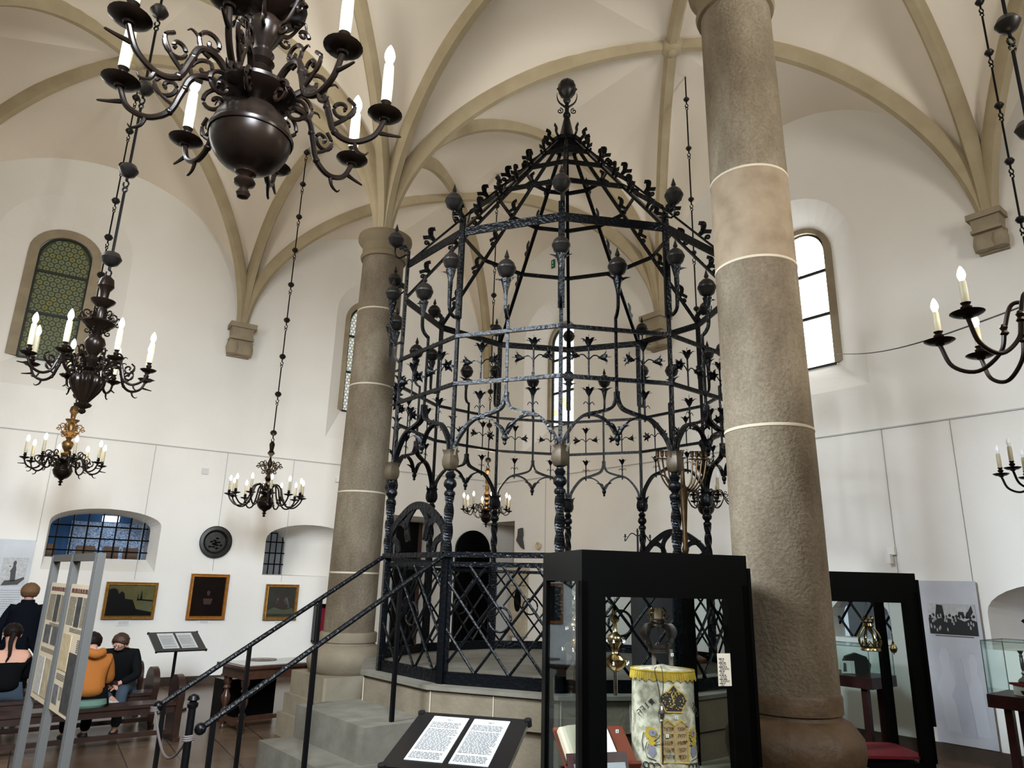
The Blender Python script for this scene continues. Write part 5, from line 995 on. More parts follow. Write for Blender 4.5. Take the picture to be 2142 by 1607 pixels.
mb = MB(); text_lines(mb, w_ / 2 - .75, w_ / 2 - .05, -.05, -h_ / 2 + .12, 16, -.008, .006, .2, 4); mb.make('printed_text', mat('grey_ink', (.12, .12, .12), .7), e, smooth=False)
# tall panel on the right wall
t1, z1 = WR.px(1925, 1215); t0, _ = WR.px(2043, 1217); _, z0 = WR.px(2098, 1572); e = wall_root('photo_panel', WR, (t0 + t1) / 2, (z0 + z1) / 2, 'tall pale grey-blue photo panel with a black-and-white crowd picture on the right wall', 'panel', -.05); w_, h_ = abs(t1 - t0), z1 - z0
mb = MB(); mb.box((0, 0, 0), (w_, .012, h_)); mb.make('board', mat('ghosted_photo', (.40, .41, .45), .35, noise=(3.5, (.50, .505, .53), .5)), e, smooth=False); GH = mat('faint_figure', (.46, .475, .525), .4, noise=(3.5, (.53, .54, .57), .5)); GH2 = mat('faint_figure_dark', (.385, .40, .455), .4, noise=(3.5, (.44, .45, .50), .5))
mb = MB(); sc = lambda P_, ox, oz, k, j: [(ox + a * k, oz + b * j) for a, b in P_]
for ox, k, j, oz in ((-.12, .45, .62, -.35), (.18, .35, .6, -.38)): mb.prism(sc(fig, ox, oz, k, j), .002, M.Translation((0, -.0075, 0)))
mb.make('faint_figures', GH, e, smooth=False); mb = MB(); mb.prism(sc(fig, .02, -.42, .4, .58), .002, M.Translation((0, -.0095, 0))); mb.make('faint_shadow_figure', GH2, e, smooth=False)
a_, zt1 = WR.px(1943, 1262); b_, zb1 = WR.px(2052, 1331); k_ = lx(WR); pw, ph = abs(b_ - a_), zt1 - zb1; px_ = k_ * ((a_ + b_) / 2 - (t0 + t1) / 2); pz_ = (zt1 + zb1) / 2 - (z0 + z1) / 2; rr = random.Random(8); crowd = [[(-1, -1), (1, -1), (1, -.1), (.75, .05), (.5, -.12), (.2, .1), (0, -.02), (-.3, .12), (-.6, 0), (-1, .05)]]
crowd += [[(cx_ + .06 * cos(q * pi / 4), cz_ + .11 * sin(q * pi / 4)) for q in range(8)] for cx_, cz_ in [(-.92 + i * .14, .10 + .14 * rr.random()) for i in range(14)]] + [[(-.7, .1), (-.6, .95), (-.35, .9), (-.3, .1)], [(.55, .1), (.62, .45), (.7, .55), (.85, .95), (.9, .5), (.72, .1)], [(.25, .15), (.3, .5), (.5, .5), (.55, .15)]]
p_ = photo(e, px_, pz_, pw, ph, -.012, crowd, dark=.012, pale=.42)
mb = MB()
for i in range(26): cx_, cz_ = rr.uniform(-.95, .95), rr.uniform(-.8, .25); mb.prism([(px_ + (cx_ + a) * pw / 2, pz_ + (cz_ + b) * ph / 2) for a, b in ((-.03, -.1), (.03, -.12), (.025, .08), (-.02, .1))], .002, M.Translation((0, -.0165, 0)))
mb.make('pale_faces', mat('photo_white', (.35, .35, .35), .6), p_, smooth=False)
mb = MB(); mb.box((px_, -.0085, pz_ - ph / 2 - .02), (pw * .8, .002, .012)); mb.make('caption_strip', GREYP, e, smooth=False)
for x, y, lab in ((1868, 1153, 'small white square detector on the right wall above the second case'),):
    t, z = WR.px(x, y); e = wall_root('wall_detector', WR, t, z, lab, 'detector', -.04); mb = MB(); mb.box((0, 0, 0), (.09, .06, .10)); mb.make('housing', PAPER, e, smooth=False); mb = MB(); mb.box((-.02, -.05, -.10), (.06, .08, .12)); mb.make('sensor_head', PAPER, e, smooth=False)
t, z = WL.px(709, 1005); e = wall_root('wall_sensor', WL, t, z, 'small white sensor box on the wall just left of the slender column', 'sensor', -.05); mb = MB(); mb.box((0, 0, 0), (.16, .08, .09)); mb.make('housing', PAPER, e, smooth=False)
t, z = WL.px(417, 985); e = wall_root('wall_vent', WL, t + .1, z, 'pale square vent plate on the left wall below the rail', 'vent', -.02); mb = MB(); mb.box((0, 0, 0), (.11, .02, .11)); mb.make('plate', mat('vent_white', (.6, .6, .58), .7), e, smooth=False)
# bits on the far wall, seen through the cage
def on_wr(name, x, y, label, cat): t, z = WR.px(x, y); return wall_root(name, WR, t, z, label, cat, -.03)
e = on_wr('stone_fragment', 1090, 1125, 'dark grey carved stone fragment mounted on the far wall', 'stone'); mb = MB(); mb.prism([(-.05, .18), (.07, .2), (.09, .05), (.07, -.02), (.13, -.24), (.05, -.2), (-.10, -.06), (-.06, .05)], .05); mb.make('fragment', mat('slate', (.09, .09, .09), .8, noise=(30, (.04, .04, .04), .5)), e)
e = on_wr('round_relief', 1128, 1142, 'small round cream relief on the far wall', 'relief'); mb = MB(); mb.lathe([(.002, -.01), (.03, -.012), (.034, 0), (.05, .004), (.055, .02), (.075, .02), (.08, 0), (.05, -.03)], 20, R=M.Rotation(pi / 2, 3, 'X')); mb.make('disc', CREAM, e)
e = on_wr('stone_portal', 1088, 1262, 'cream stone tablet with a dark oval hollow on the far wall, low behind the lattice', 'stone tablet'); mb = MB(); mb.box((0, 0, 0), (.50, .08, 1.3)); mb.box((0, -.03, .66), (.58, .12, .08)); mb.box((0, -.03, .38), (.54, .10, .04)); mb.make('slab', mat('cream_stone', (.50, .44, .33), .8, noise=(12, (.36, .31, .22), .5)), e, smooth=False)
mb = MB(); mb.prism([(.11 * cos(i * pi / 10), .05 + .22 * sin(i * pi / 10)) for i in range(20)], .01, M.Translation((0, -.045, 0))); mb.make('dark_oval', BLACK, e, smooth=False)
d = WR.px(1159, 553); e = on_wr('exit_sign', 1159, 553, 'tiny green exit sign high on the far wall', 'sign'); mb = MB(); mb.box((0, 0, 0), (.10, .02, .20)); mb.make('sign_plate', mat('sign_green', (.0, .10, .05), .5), e, smooth=False); mb = MB(); mb.box((0, -.012, .03), (.02, .002, .07)); mb.box((0, -.012, -.05), (.05, .002, .015)); mb.make('pictogram', PAPER, e, smooth=False)
# ------------------------------------------------------------------ menorah, desk and candelabrum on the platform
mp_ = onY(1432, 1100, 8.75); mz = onY(1420, 958, 8.75).z; e = root('menorah', V((mp_.x, mp_.y, 1.03)), 'tall nine-branched brass Hanukkah lamp standing inside the iron cage', 'menorah'); h = mz - 1.03
mb = MB(); mb.lathe([(.20, 0), (.19, .04), (.10, .08), (.09, .12), (.07, .5), (.045, .95), (.035, 1.0)], 16); mb.make('conical_base', mat('brown_brass', (.13, .055, .02), .4, .5), e)
mb = MB(); mb.lathe([(.03, 1.0), (.045, 1.02), (.03, 1.05), (.05, 1.10), (.075, 1.16), (.05, 1.20), (.03, 1.22), (.045, 1.27), (.025, 1.32), (.04, 1.40), (.025, 1.45), (.055, h - .42), (.06, h - .38), (.03, h - .34), (.025, h - .2), (.02, h)], 14); MENB = mat('menorah_brass', (.07, .042, .018), .38, .8, noise=(18, (.035, .02, .009), .6)); mb.make('stem', MENB, e)
ax = V((.985, -.05, 0)); CUP = [(.006, 0), (.05, .004), (.05, .010), (.014, .012), (.012, .03), (.022, .04), (.024, .09), (.03, .105), (.024, .1)]
for sg in (-1, 1):
    for i in range(4):
        L = .13 + i * .058; mb = MB(); mb.tube(spline([V((0, 0, h - .36 - .012 * i)), ax * sg * L * .45 + V((0, 0, h - .37 - .012 * i)), ax * sg * L * .8 + V((0, 0, h - .28)), ax * sg * L * .93 + V((0, 0, h - .14)), ax * sg * L + V((0, 0, h - .02))], 6), .011, 7); br = mb.make('branch', MENB, e)
        mb = MB(); mb.lathe(CUP, 12, ax * sg * L + V((0, 0, h - .02))); mb.make('candle_cup', MENB, br)
mb = MB(); mb.lathe(CUP, 12, (0, 0, h - .01)); mb.make('candle_cup', MENB, e)
dk = onY(1378, 1300, 7.6); e = root('reading_desk', V((dk.x, dk.y, 1.03)), 'dark wooden reading desk inside the iron cage, seen through the front display case', 'desk'); mb = MB(); mb.box((0, 0, .5), (.50, .38, 1.0)); mb.make('cabinet', mat('ebony', (.010, .008, .008), .5), e, smooth=False); mb = MB(); mb.box((0, 0, 1.02), (.56, .44, .05)); mb.make('top', MAHOG, e, smooth=False)
cd_ = onY(1300, 1150, 7.6); e = root('candelabrum', V((dk.x - .12, dk.y, 1.03 + 1.05)), 'small black candelabrum standing on the dark reading desk', 'candelabrum'); 
cdx = onY(1302, 1130, 7.6); e.location = V((dk.x - .2, dk.y - .02, 2.075)); h2 = cdx.z + .09 - 2.075; mb = MB(); mb.lathe([(.05, 0), (.05, .01), (.012, .02), (.01, h2)], 10); mb.make('stem', IRON_RAIL, e)
mb = MB()
for sg in (-1, 1):
    for L in (.13,): mb.tube(spline([(0, 0, h2 - .05), (sg * L * .5, 0, h2 - .02), (sg * L, 0, h2 - .10), (sg * L, 0, h2 - .06)], 5), .006, 6); mb.lathe([(.004, 0), (.02, .003), (.02, .006), (.008, .01), (.009, .03)], 8, (sg * L, 0, h2 - .06))
mb.lathe([(.004, 0), (.02, .003), (.02, .006), (.008, .01), (.009, .03)], 8, (0, 0, h2)); mb.make('arms', IRON_RAIL, e)
# ------------------------------------------------------------------ glass table cases on the right
def table_case(pc, dirx, Wd, D, h_top, gh, label):
    x = V(dirx).normalized(); y = V((-x.y, x.x, 0)); R = M((x, y, V((0, 0, 1)))).transposed().to_4x4(); e = root('table_showcase', V((pc.x, pc.y, 0)), label, 'table showcase', R=R)
    mb = MB(); mb.box((Wd / 2, D / 2, h_top - .06), (Wd, D, .12)); mb.make('wooden_tray', MAHOG, e, smooth=False)
    for cx_ in (.14, Wd - .14):
        for cy_ in (.12, D - .12): mb = MB(); mb.box((cx_, cy_, (h_top - .12) / 2 + .03), (.07, .07, h_top - .18)); mb.make('leg', MAHOG, e, smooth=False)
        mb = MB(); mb.box((cx_, D / 2, .03), (.09, D - .04, .06)); mb.make('foot_bar', MAHOG, e, smooth=False)
    for c, d in (((Wd / 2, .012, h_top + gh / 2), (Wd - .03, .006, gh)), ((Wd / 2, D - .012, h_top + gh / 2), (Wd - .03, .006, gh)), ((.015, D / 2, h_top + gh / 2), (.006, D - .03, gh)), ((Wd - .015, D / 2, h_top + gh / 2), (.006, D - .03, gh)), ((Wd / 2, D / 2, h_top + gh), (Wd - .02, D - .02, .006))):
        mb = MB(); mb.box(c, d); mb.make('glass_pane', SMOKE, e, smooth=False)
    mb = MB(); z1_ = h_top + gh
    q = [(.012, .01), (Wd - .012, .01), (Wd - .012, D - .01), (.012, D - .01)]
    for i in range(4): a, b = q[i], q[(i + 1) % 4]; mb.bar([(a[0], a[1], z1_), (b[0], b[1], z1_)], .006, .006); mb.bar([(a[0], a[1], h_top), (a[0], a[1], z1_)], .006, .006)
    mb.make('dark_edges', mat('glass_edge', (.02, .05, .045), .3), e, smooth=False); return e
xr = WR.rot().to_3x3() @ V((1, 0, 0))
tc = onZ(2063, 1452, .92); T2_ = table_case(tc, xr, 1.4, .62, .92, .50, 'wood and glass table showcase with silver candlesticks at the right edge'); q = T2_.matrix_world
for i, (dx, lab) in enumerate(((.28, 'silver candlestick with a floral foot, fully visible in the right table showcase'), (.62, 'silver candlestick cut by the right picture edge'))):
    e = root('silver_candlestick', q @ V((dx, .22, 1.04)), lab, 'candlestick', 'pair of silver candlesticks'); mb = MB(); mb.lathe([(.055, 0), (.058, .012), (.045, .03), (.02, .05), (.012, .07), (.022, .085), (.012, .10), (.012, .12), (.016, .13), (.018, .22), (.014, .235), (.018, .25), (.010, .26), (.028, .295), (.024, .29)], 20, lobes=6, amp=.05); mb.make('candlestick_body', mat('tarnished_silver_%d' % i, (.20, .19, .18), .3, .9), e)
e = root('book_stack', q @ V((.46, .30, .925)), 'red covered white block under the candlesticks', 'block'); mb = MB(); mb.box((.05, 0, .045), (.62, .3, .09)); mb.make('white_block', PAPER, e, smooth=False); mb = MB(); mb.box((.05, 0, .10), (.66, .34, .02)); mb.make('red_cover', RED, e, smooth=False)
e = root('silver_beaker', q @ V((.30, .10, .922)), 'small silver cup on the tray in front of the white block', 'cup'); mb = MB(); mb.lathe([(.02, 0), (.022, .005), (.008, .012), (.025, .03), (.032, .055), (.028, .054)], 16); mb.make('beaker', SILVER, e)
tb_ = onZ(1823, 1420, .92); T1_ = table_case(tb_ - xr * .95, xr, .95, .62, .92, .33, 'wood and glass table showcase between the thick column and the right wall'); q = T1_.matrix_world
e = root('open_fan', q @ V((.62, .34, .925)), 'dark curved leather case in the table showcase behind the column', 'case'); mb = MB(); mb.prism([(-.14, 0), (.14, 0), (.17, .1), (.12, .19), (0, .23), (-.12, .19), (-.17, .1)], .06); mb.make('leather_shell', mat('black_leather', (.03, .03, .03), .5), e)
e = root('white_card', q @ V((.58, .22, .925)), 'white printed card standing in the table showcase behind the column', 'card'); mb = MB(); mb.box((0, 0, .07), (.16, .004, .14)); mb.box((.03, -.0, .07), (.003, .02, .14)); mb.make('card', PAPER, e, smooth=False); mb = MB(); mb.prism([(-.06, .02), (-.02, .02), (-.02, .11), (-.05, .12)], .002, M.Translation((0, -.004, 0))); mb.make('printed_shape', GREYP, e, smooth=False)
mb = MB(); ca_, cb_ = WR.p(WR.px(1752, 741)[0], WR.px(1752, 741)[1], -.02), onY(2142, 640, 3.7); mb.tube([ca_.lerp(cb_, i / 20) - V((0, 0, .10 * sin(pi * i / 20))) for i in range(21)], .006, 5); tag(mb.make('hanging_cable', INK), 'thin black cable sagging from the bright window towards the right edge', 'cable')
# ------------------------------------------------------------------ banner stand, bottom left
b0, b1 = onY(213, 1160, 4.75), onY(117, 1173, 5.75); b0 = V((b0.x, b0.y, 0)); b1 = V((b1.x, b1.y, 0)); bx = (b0 - b1); BW = bx.length; bx.normalize(); by = V((-bx.y, bx.x, 0)); BR = M((bx, by, V((0, 0, 1)))).transposed().to_4x4()
e = root('banner_stand', b1, 'grey aluminium frame holding two tall cream history panels at the lower left', 'banner stand', R=BR); BH = 1.97
def post(x):
    mb = MB(); mb.box((x, 0, BH / 2), (.05, .05, BH))
    for s in (-1, 1): mb.box((x + s * .012, -.027, BH / 2), (.008, .008, BH)); 
    mb.make('post', ALU, e, smooth=False)
    mb = MB(); mb.box((x, 0, .012), (.08, .42, .024)); mb.make('foot', ALU, e, smooth=False)
for x in (.02, BW * .5, BW - .02): post(x)
mb = MB(); mb.box((BW / 2, 0, BH - .02), (BW, .05, .05)); mb.make('top_bar', ALU, e, smooth=False)
CRM = mat('banner_cream', (.50, .42, .30), .7); PHD = [mat('photo_grey_%d' % i, (g,) * 3, .6, noise=(20, (g * .3,) * 3, .5)) for i, g in enumerate((.10, .16, .05))]
for n in (0, 1):
    x0, x1 = (.05, BW * .5 - .03) if n == 0 else (BW * .5 + .03, BW - .05); z0, z1 = .96, BH - .20; cw_, wd = (x0 + x1) / 2, x1 - x0
    mb = MB(); mb.box((cw_, 0, (z0 + z1) / 2), (wd, .012, z1 - z0)); pn = mb.make('printed_panel', CRM, e, smooth=False)
    X = lambda f: x0 + wd * f
    Z = lambda f: z1 - (z1 - z0) * f
    mb = MB(); mb.box((cw_, -.0075, Z(.065)), (wd * .86, .002, .003)); text_lines(mb, X(.08), X(.92), Z(.035), Z(.06), 1, -.008, .020, 0, n); hb = mb.make('heading', mat('maroon_ink_%d' % n, (.10, .02, .02), .7), pn, smooth=False)
    mb = MB()
    text_lines(mb, X(.06), X(.40), Z(.10), Z(.33), 20, -.008, None, .2, 3 + n); text_lines(mb, X(.70), X(.95), Z(.10), Z(.33), 20, -.008, None, .2, 5 + n); text_lines(mb, X(.30), X(.85), Z(.345), Z(.38), 3, -.008, None, .3, 8)
    if n: text_lines(mb, X(.75), X(.97), Z(.42), Z(.52), 7, -.008, None, .2, 11); text_lines(mb, X(.08), X(.48), Z(.71), Z(.76), 4, -.008, None, .2, 12); text_lines(mb, X(.35), X(.48), Z(.80), Z(.90), 8, -.008, None, .2, 14)
    else: text_lines(mb, X(.1), X(.9), Z(.56), Z(.60), 4, -.008, None, .2, 13)
    mb.make('printed_text', INK, pn, smooth=False)
    def ph(a, b, c, d, m, nm='photo_print'): mb = MB(); mb.box(((X(a) + X(b)) / 2, -.008, (Z(c) + Z(d)) / 2), (wd * (b - a), .003, abs(Z(d) - Z(c)))); mb.make(nm, m, pn, smooth=False)
    ph(.44, .66, .10, .33, PHD[2])
    if n: ph(.06, .48, .40, .68, mat('sepia_letter', (.46, .36, .22), .7, noise=(30, (.34, .26, .15), .4)), 'letter_print'); ph(.50, .97, .53, .97, PHD[2]); ph(.06, .30, .80, .94, PHD[1])
    else: ph(.12, .45, .37, .52, PHD[0]); ph(.55, .92, .37, .52, PHD[0]); ph(.1, .45, .64, .95, mat('pale_document', (.42, .40, .36), .7, noise=(30, (.30, .28, .25), .4)), 'document_print'); ph(.50, .9, .64, .95, mat('stained_document', (.42, .36, .24), .7, noise=(14, (.26, .20, .12), .4)), 'document_print')
# ------------------------------------------------------------------ benches
BA = radians(50); bd = V((sin(BA), cos(BA), 0)); bn = V((-bd.y, bd.x, 0))      # along, and away from the viewer
ends = [onZ(362, 1546, 0), onZ(310, 1520, 0), onZ(278, 1500, 0)]; BRt = M((bd, bn, V((0, 0, 1)))).transposed().to_4x4()
b_proto = None; blab = ['dark wooden bench nearest the viewer, its rounded end beside the handrail foot', 'dark wooden bench in the middle row under the seated visitors', 'dark wooden bench farthest back, nearest the left wall']
def bench_profile(): return [(-.21, .0), (.21, .0), (.21, .05), (.16, .07), (.17, .36), (.20, .46), (.19, .54)] + [(.19 * cos(a), .54 + .17 * sin(a)) for a in [pi * i / 10 for i in range(11)]] + [(-.19, .54), (-.20, .46), (-.17, .36), (-.16, .07), (-.21, .05)]
for i, p in enumerate(ends):
    if b_proto is None:
        e = root('bench', p, blab[i], 'bench', 'rows of dark wooden benches', R=BRt); L = 3.75
        for x in (0, -L): mb = MB(); mb.prism(bench_profile(), .075, M.Translation((x - .03, 0, 0)) @ M.Rotation(pi / 2, 4, 'Z')); mb.make('end_panel', WOOD, e, angle=30)
        mb = MB(); mb.box((-L / 2 - .03, 0, .405), (L - .06, .30, .035)); mb.make('seat', WOOD2 if False else WOOD, e, smooth=False)
        mb = MB(); mb.box((-L / 2 - .03, -.10, .35), (L - .06, .03, .08)); mb.make('seat_rail', WOOD, e, smooth=False)
        mb = MB(); mb.box((-L / 2 - .03, -.11, .11), (L - .06, .05, .05)); mb.make('foot_rail', WOOD, e, smooth=False); b_proto = e
    else: c = copy_tree(b_proto); c.matrix_world = M.Translation(p) @ BRt; c['label'] = blab[i]
# ------------------------------------------------------------------ table
tp = [onZ(508, 1396, .78), onZ(455, 1385, .78)]; dx_ = V((.70, .714, 0)); dy_ = V((-.714, .70, 0)); TR = M((dx_, dy_, V((0, 0, 1)))).transposed().to_4x4()
e = root('carved_table', V((tp[0].x, tp[0].y, 0)), 'carved walnut table with turned legs between the stair rails and the left wall', 'table', R=TR); TW, TD = 1.25, .72
mb = MB(); mb.box((TW / 2, TD / 2, .765), (TW, TD, .03)); mb.box((TW / 2, TD / 2, .745), (TW - .03, TD - .03, .015)); mb.make('tabletop', WOOD2, e, smooth=False)
mb = MB(); mb.box((TW / 2, TD / 2, .68), (TW - .12, TD - .12, .11)); mb.box((TW / 2, TD / 2, .63), (TW - .10, TD - .10, .015)); mb.make('apron', WOOD2, e, smooth=False)
for x in (.12, TW - .12):
    for y in (.12, TD - .12): mb = MB(); mb.lathe([(.04, 0), (.045, .02), (.03, .05), (.05, .08), (.05, .14), (.03, .16), (.028, .18), (.045, .21), (.028, .24), (.03, .27), (.055, .33), (.055, .38), (.03, .43), (.028, .46), (.045, .48), (.03, .51), (.05, .55), (.055, .62)], 16, (x, y, 0)); mb.make('leg', WOOD2, e)
    mb = MB(); mb.box((x, TD / 2, .12), (.06, TD - .28, .05)); mb.make('stretcher', WOOD2, e, smooth=False)
mb = MB(); mb.box((TW / 2, TD / 2, .12), (TW - .3, .07, .05)); mb.make('stretcher', WOOD2, e, smooth=False)
tm = e.matrix_world
s = root('table_sheet', tm @ V((TW / 2 + .02, TD / 2, .781)), 'white sheet spread over the carved table', 'sheet', R=TR); mb = MB(); mb.box((0, 0, .004), (TW - .12, TD - .14, .006)); mb.make('sheet', mat('grey_white_sheet', (.50, .50, .49), .7), s, smooth=False)
s = root('round_tray', tm @ V((TW * .42, TD * .72, .789)), 'round dark metal tray on the carved table', 'tray', R=TR); mb = MB(); mb.lathe([(.02, .004), (.15, .004), (.17, .014), (.18, .014), (.16, 0), (.02, 0)], 28); mb.make('tray', SILVER, s)
bxp = tm @ V((.62, .35, 0)); s = root('storage_box', V((bxp.x, bxp.y, 0)) + dy_ * .75, 'black box on the floor behind the carved table', 'box', R=TR); mb = MB(); mb.box((0, 0, .26), (.75, .3, .52)); mb.make('box', BLACK, s, smooth=False)
# ------------------------------------------------------------------ visitors
def skin(name, pts, edges, m, parent, sub=2, smooth=True):   # pts: list of (x,y,z,rx,ry)
    me = bpy.data.meshes.new(name); me.from_pydata([p[:3] for p in pts], edges, []); me.materials.append(m)
    o = bpy.data.objects.new(name, me); COL.objects.link(o)
    md = o.modifiers.new('skin', 'SKIN'); md.use_smooth_shade = True
    if not me.skin_vertices: 
        bm = bmesh.new(); bm.from_mesh(me); bm.verts.layers.skin.verify(); bm.to_mesh(me); bm.free()
    for i, p in enumerate(pts): sv = me.skin_vertices[0].data[i]; sv.radius = (p[3], p[4] if len(p) > 4 else p[3]); sv.use_root = (i == 0)
    sb = o.modifiers.new('sub', 'SUBSURF'); sb.levels = sb.render_levels = sub
    dg = bpy.context.evaluated_depsgraph_get(); me2 = bpy.data.meshes.new_from_object(o.evaluated_get(dg)); o.modifiers.clear(); o.data = me2
    if not me2.materials: me2.materials.append(m)
    me2.polygons.foreach_set('use_smooth', [True] * len(me2.polygons))
    o.parent = parent; return o
def chain(n0, n): return [(i, i + 1) for i in range(n0, n0 + n - 1)]
def hand(wrist, d, palm_n, side, curl=.5):     # wrist point, pointing direction, palm normal; returns pts and edges relative to index 0=wrist
    d, pn = V(d).normalized(), V(palm_n).normalized(); s = d.cross(pn) * side; w_ = V(wrist)
    pts = [(*(w_ + d * .02), .022, .016), (*(w_ + d * .055), .030, .014)]; ed = [(0, 1)]
    for f, (off, L) in enumerate(((-.027, .070), (-.009, .080), (.010, .075), (.027, .060))):
        b = w_ + d * .085 + s * off; i = len(pts); q1 = b + (d * cos(curl * .5) + pn * sin(curl * .5)) * L * .45; q2 = q1 + (d * cos(curl * 1.3) + pn * sin(curl * 1.3)) * L * .32; q3 = q2 + (d * cos(curl * 2) + pn * sin(curl * 2)) * L * .25
        pts += [(*b, .010), (*q1, .0085), (*q2, .008), (*q3, .006)]; ed += [(1, i), (i, i + 1), (i + 1, i + 2), (i + 2, i + 3)]
    i = len(pts); t1 = w_ + d * .04 - s * .035 + pn * .01; t2 = t1 + d * .03 - s * .012 + pn * .02; t3 = t2 + d * .026 + pn * .012; pts += [(*t1, .012), (*t2, .010), (*t3, .008)]; ed += [(0, i), (i, i + 1), (i + 1, i + 2)]
    return pts, ed
def person(loc, face_dir, label, J, mats, hair, group=None, legs=True, hands=True, extras=None):
    f = V(face_dir).normalized(); r = V((f.y, -f.x, 0)); R = M((r, f, V((0, 0, 1)))).transposed().to_4x4(); e = root('person', loc, label, 'person', R=R)
    top, trousers, shoe, hairm = mats
    pel, chest, neck, head = V(J['pelvis']), V(J['chest']), V(J['neck']), V(J['head']); fw = V(J.get('look', (0, 1, 0))).normalized(); up = (head - neck); up = (up - fw * up.dot(fw)).normalized()
    pts = [(*pel, .14, .11), (*pel.lerp(chest, .5), .13, .10), (*chest, .15, .11), (*chest.lerp(neck, .75), .062, .06), (*neck, .048, .05), (*(head - up * .055 + fw * .012), .062, .066), (*(head + up * .0), .076, .088), (*(head + up * .06 - fw * .01), .066, .078)]; ed = chain(0, 8)
    for sd in (-1, 1):
        k = 'l' if sd < 0 else 'r'; sh, el, wr = (V(J[k + x]) for x in ('sh', 'el', 'wr')); i = len(pts)
        pts += [(*sh, .062 if not J.get('collar', 1) else .050), (*sh.lerp(el, .5), .044), (*el, .040), (*el.lerp(wr, .5), .034), (*wr, .024)]; ed += [(2, i)] + chain(i, 5)
        if hands:
            d = J.get(k + 'hd', (wr - el)); hp, he = hand(wr, d, J.get(k + 'pn', (0, 0, -1)), sd, J.get('curl', .6)); b = len(pts); pts += hp; ed += [(i + 4, b)] + [(a + b, c + b) for a, c in he]
        hi, kn, an, to = (V(J[k + x]) for x in ('hip', 'kn', 'an', 'toe')); i = len(pts); pts += [(*hi, .085), (*kn, .055), (*kn.lerp(an, .4), .052), (*an, .034), (*to, .03)]; ed += [(0, i)] + chain(i, 5)
    skin('body', pts, ed, SKIN, e)
    T = [(*(pel + V((0, 0, -.02))), .175, .14), (*pel.lerp(chest, .35), .165, .13), (*pel.lerp(chest, .7), .175, .13), (*chest, .18, .13), (*chest.lerp(neck, .66), .125, .10)]; te = chain(0, 5)
    if not J.get('collar', 1): T = T[:3] + [(*(chest - V((0, 0, .02))), .165, .115)]; te = chain(0, 4)
    if J.get('collar', 1): T.append((*chest.lerp(neck, .92), .075, .075)); te.append((4, 5))
    for k in 'lr':
        if J.get('bare'): break
        sh, el, wr = (V(J[k + x]) for x in ('sh', 'el', 'wr')); sh = sh if J.get('collar', 1) else sh.lerp(el, .22); i = len(T); T += [(*sh, .068), (*sh.lerp(el, .5), .062), (*el, .060), (*el.lerp(wr, .5), .052), (*el.lerp(wr, .92), .042)]; te += [(3, i)] + chain(i, 5)
    skin('top_garment', T, te, top, e)
    L = [(*(pel + V((0, 0, -.06))), .15, .12)]; le = []
    for k in 'lr':
        hi, kn, an = (V(J[k + x]) for x in ('hip', 'kn', 'an')); i = len(L); L += [(*hi, .10), (*hi.lerp(kn, .5), .085), (*kn, .072), (*kn.lerp(an, .5), .065), (*kn.lerp(an, 1.0), .056)]; le += [(0, i)] + chain(i, 5)
    skin('trousers', L, le, trousers, e)
    for k in 'lr':
        an, to = V(J[k + 'an']), V(J[k + 'toe']); d = (to - an); d.z = 0; d.normalize(); sm = J.get('shoem_' + k, shoe)
        skin('shoe', [(*(an + V((0, 0, -.035)) - d * .03), .052, .052), (*(an + V((0, 0, -.04)) + d * .05), .052, .042), (*(an + V((0, 0, -.05)) + d * .13), .050, .032), (*(an + V((0, 0, -.055)) + d * .18), .036, .022)], chain(0, 4), sm, e)
    # hair
    H = head; mb = MB(); n, mseg = 24, 14; vs = []; fs = []; side = up.cross(fw).normalized(); rh = random.Random(9)
    lim = hair.get('lim', 2.0)
    for i in range(mseg + 1):
        th = lim * i / mseg
        for j in range(n):
            a = 2 * pi * j / n; front = cos(a); tt = th * (1 - .34 * max(0, front)) ; dirn = up * cos(tt) + (fw * cos(a) + side * sin(a)) * sin(tt); k = .106 * (1 + rh.uniform(-.05, .05)) * hair.get('k', 1) * (1 - .16 * (i / mseg) ** 3); vs.append(H + V((0, 0, 0)) + up * .012 + V(dirn) * k * (1 + .10 * abs(dirn.dot(fw)) + .03 * (dirn.dot(up))))
    fs = [(i * n + j, i * n + (j + 1) % n, (i + 1) * n + (j + 1) % n, (i + 1) * n + j) for i in range(mseg) for j in range(n)]
    mb.add(vs, fs); ho = mb.make('hair', hairm, e, angle=80); so = ho.modifiers.new('thickness', 'SOLIDIFY'); so.thickness = .006
    if hair.get('face'):
        S_ = side; F = H + fw * .088
        mb = MB(); mb.tube([F + up * .012 - fw * .004, F - up * .012 + fw * .012, F - up * .022 + fw * .018, F - up * .026 + fw * .002], .009, 8); mb.make('nose', SKIN, e); mb = MB()
        for s in (-1, 1): mb.ball(F + S_ * s * .030 + up * .008 - fw * .008, .011, 10)
        mb.make('eyes', mat('eye_white', (.5, .48, .45), .3), e); mb = MB(); mb.tube([F - up * .048 + S_ * x * .022 - fw * (.004 + abs(x) * .008) for x in (-1, -.5, 0, .5, 1)], .005, 6); mb.make('mouth', mat('lip', (.25, .08, .07), .5), e); mb = MB()
        for s in (-1, 1): mb.tube([F + S_ * s * .031 + up * .006 + fw * .006 + S_ * .021 * cos(q) + up * .017 * sin(q) for q in [2 * pi * i / 16 for i in range(16)]], .0022, 5, closed=True); mb.tube([F + S_ * s * .052 + up * .01, H + S_ * s * .085 + up * .012], .002, 5)
        mb.tube([F + S_ * -.01 + up * .01 + fw * .008, F + S_ * .01 + up * .01 + fw * .008], .002, 5); mb.make('glasses', INK, e)
    mb = MB()
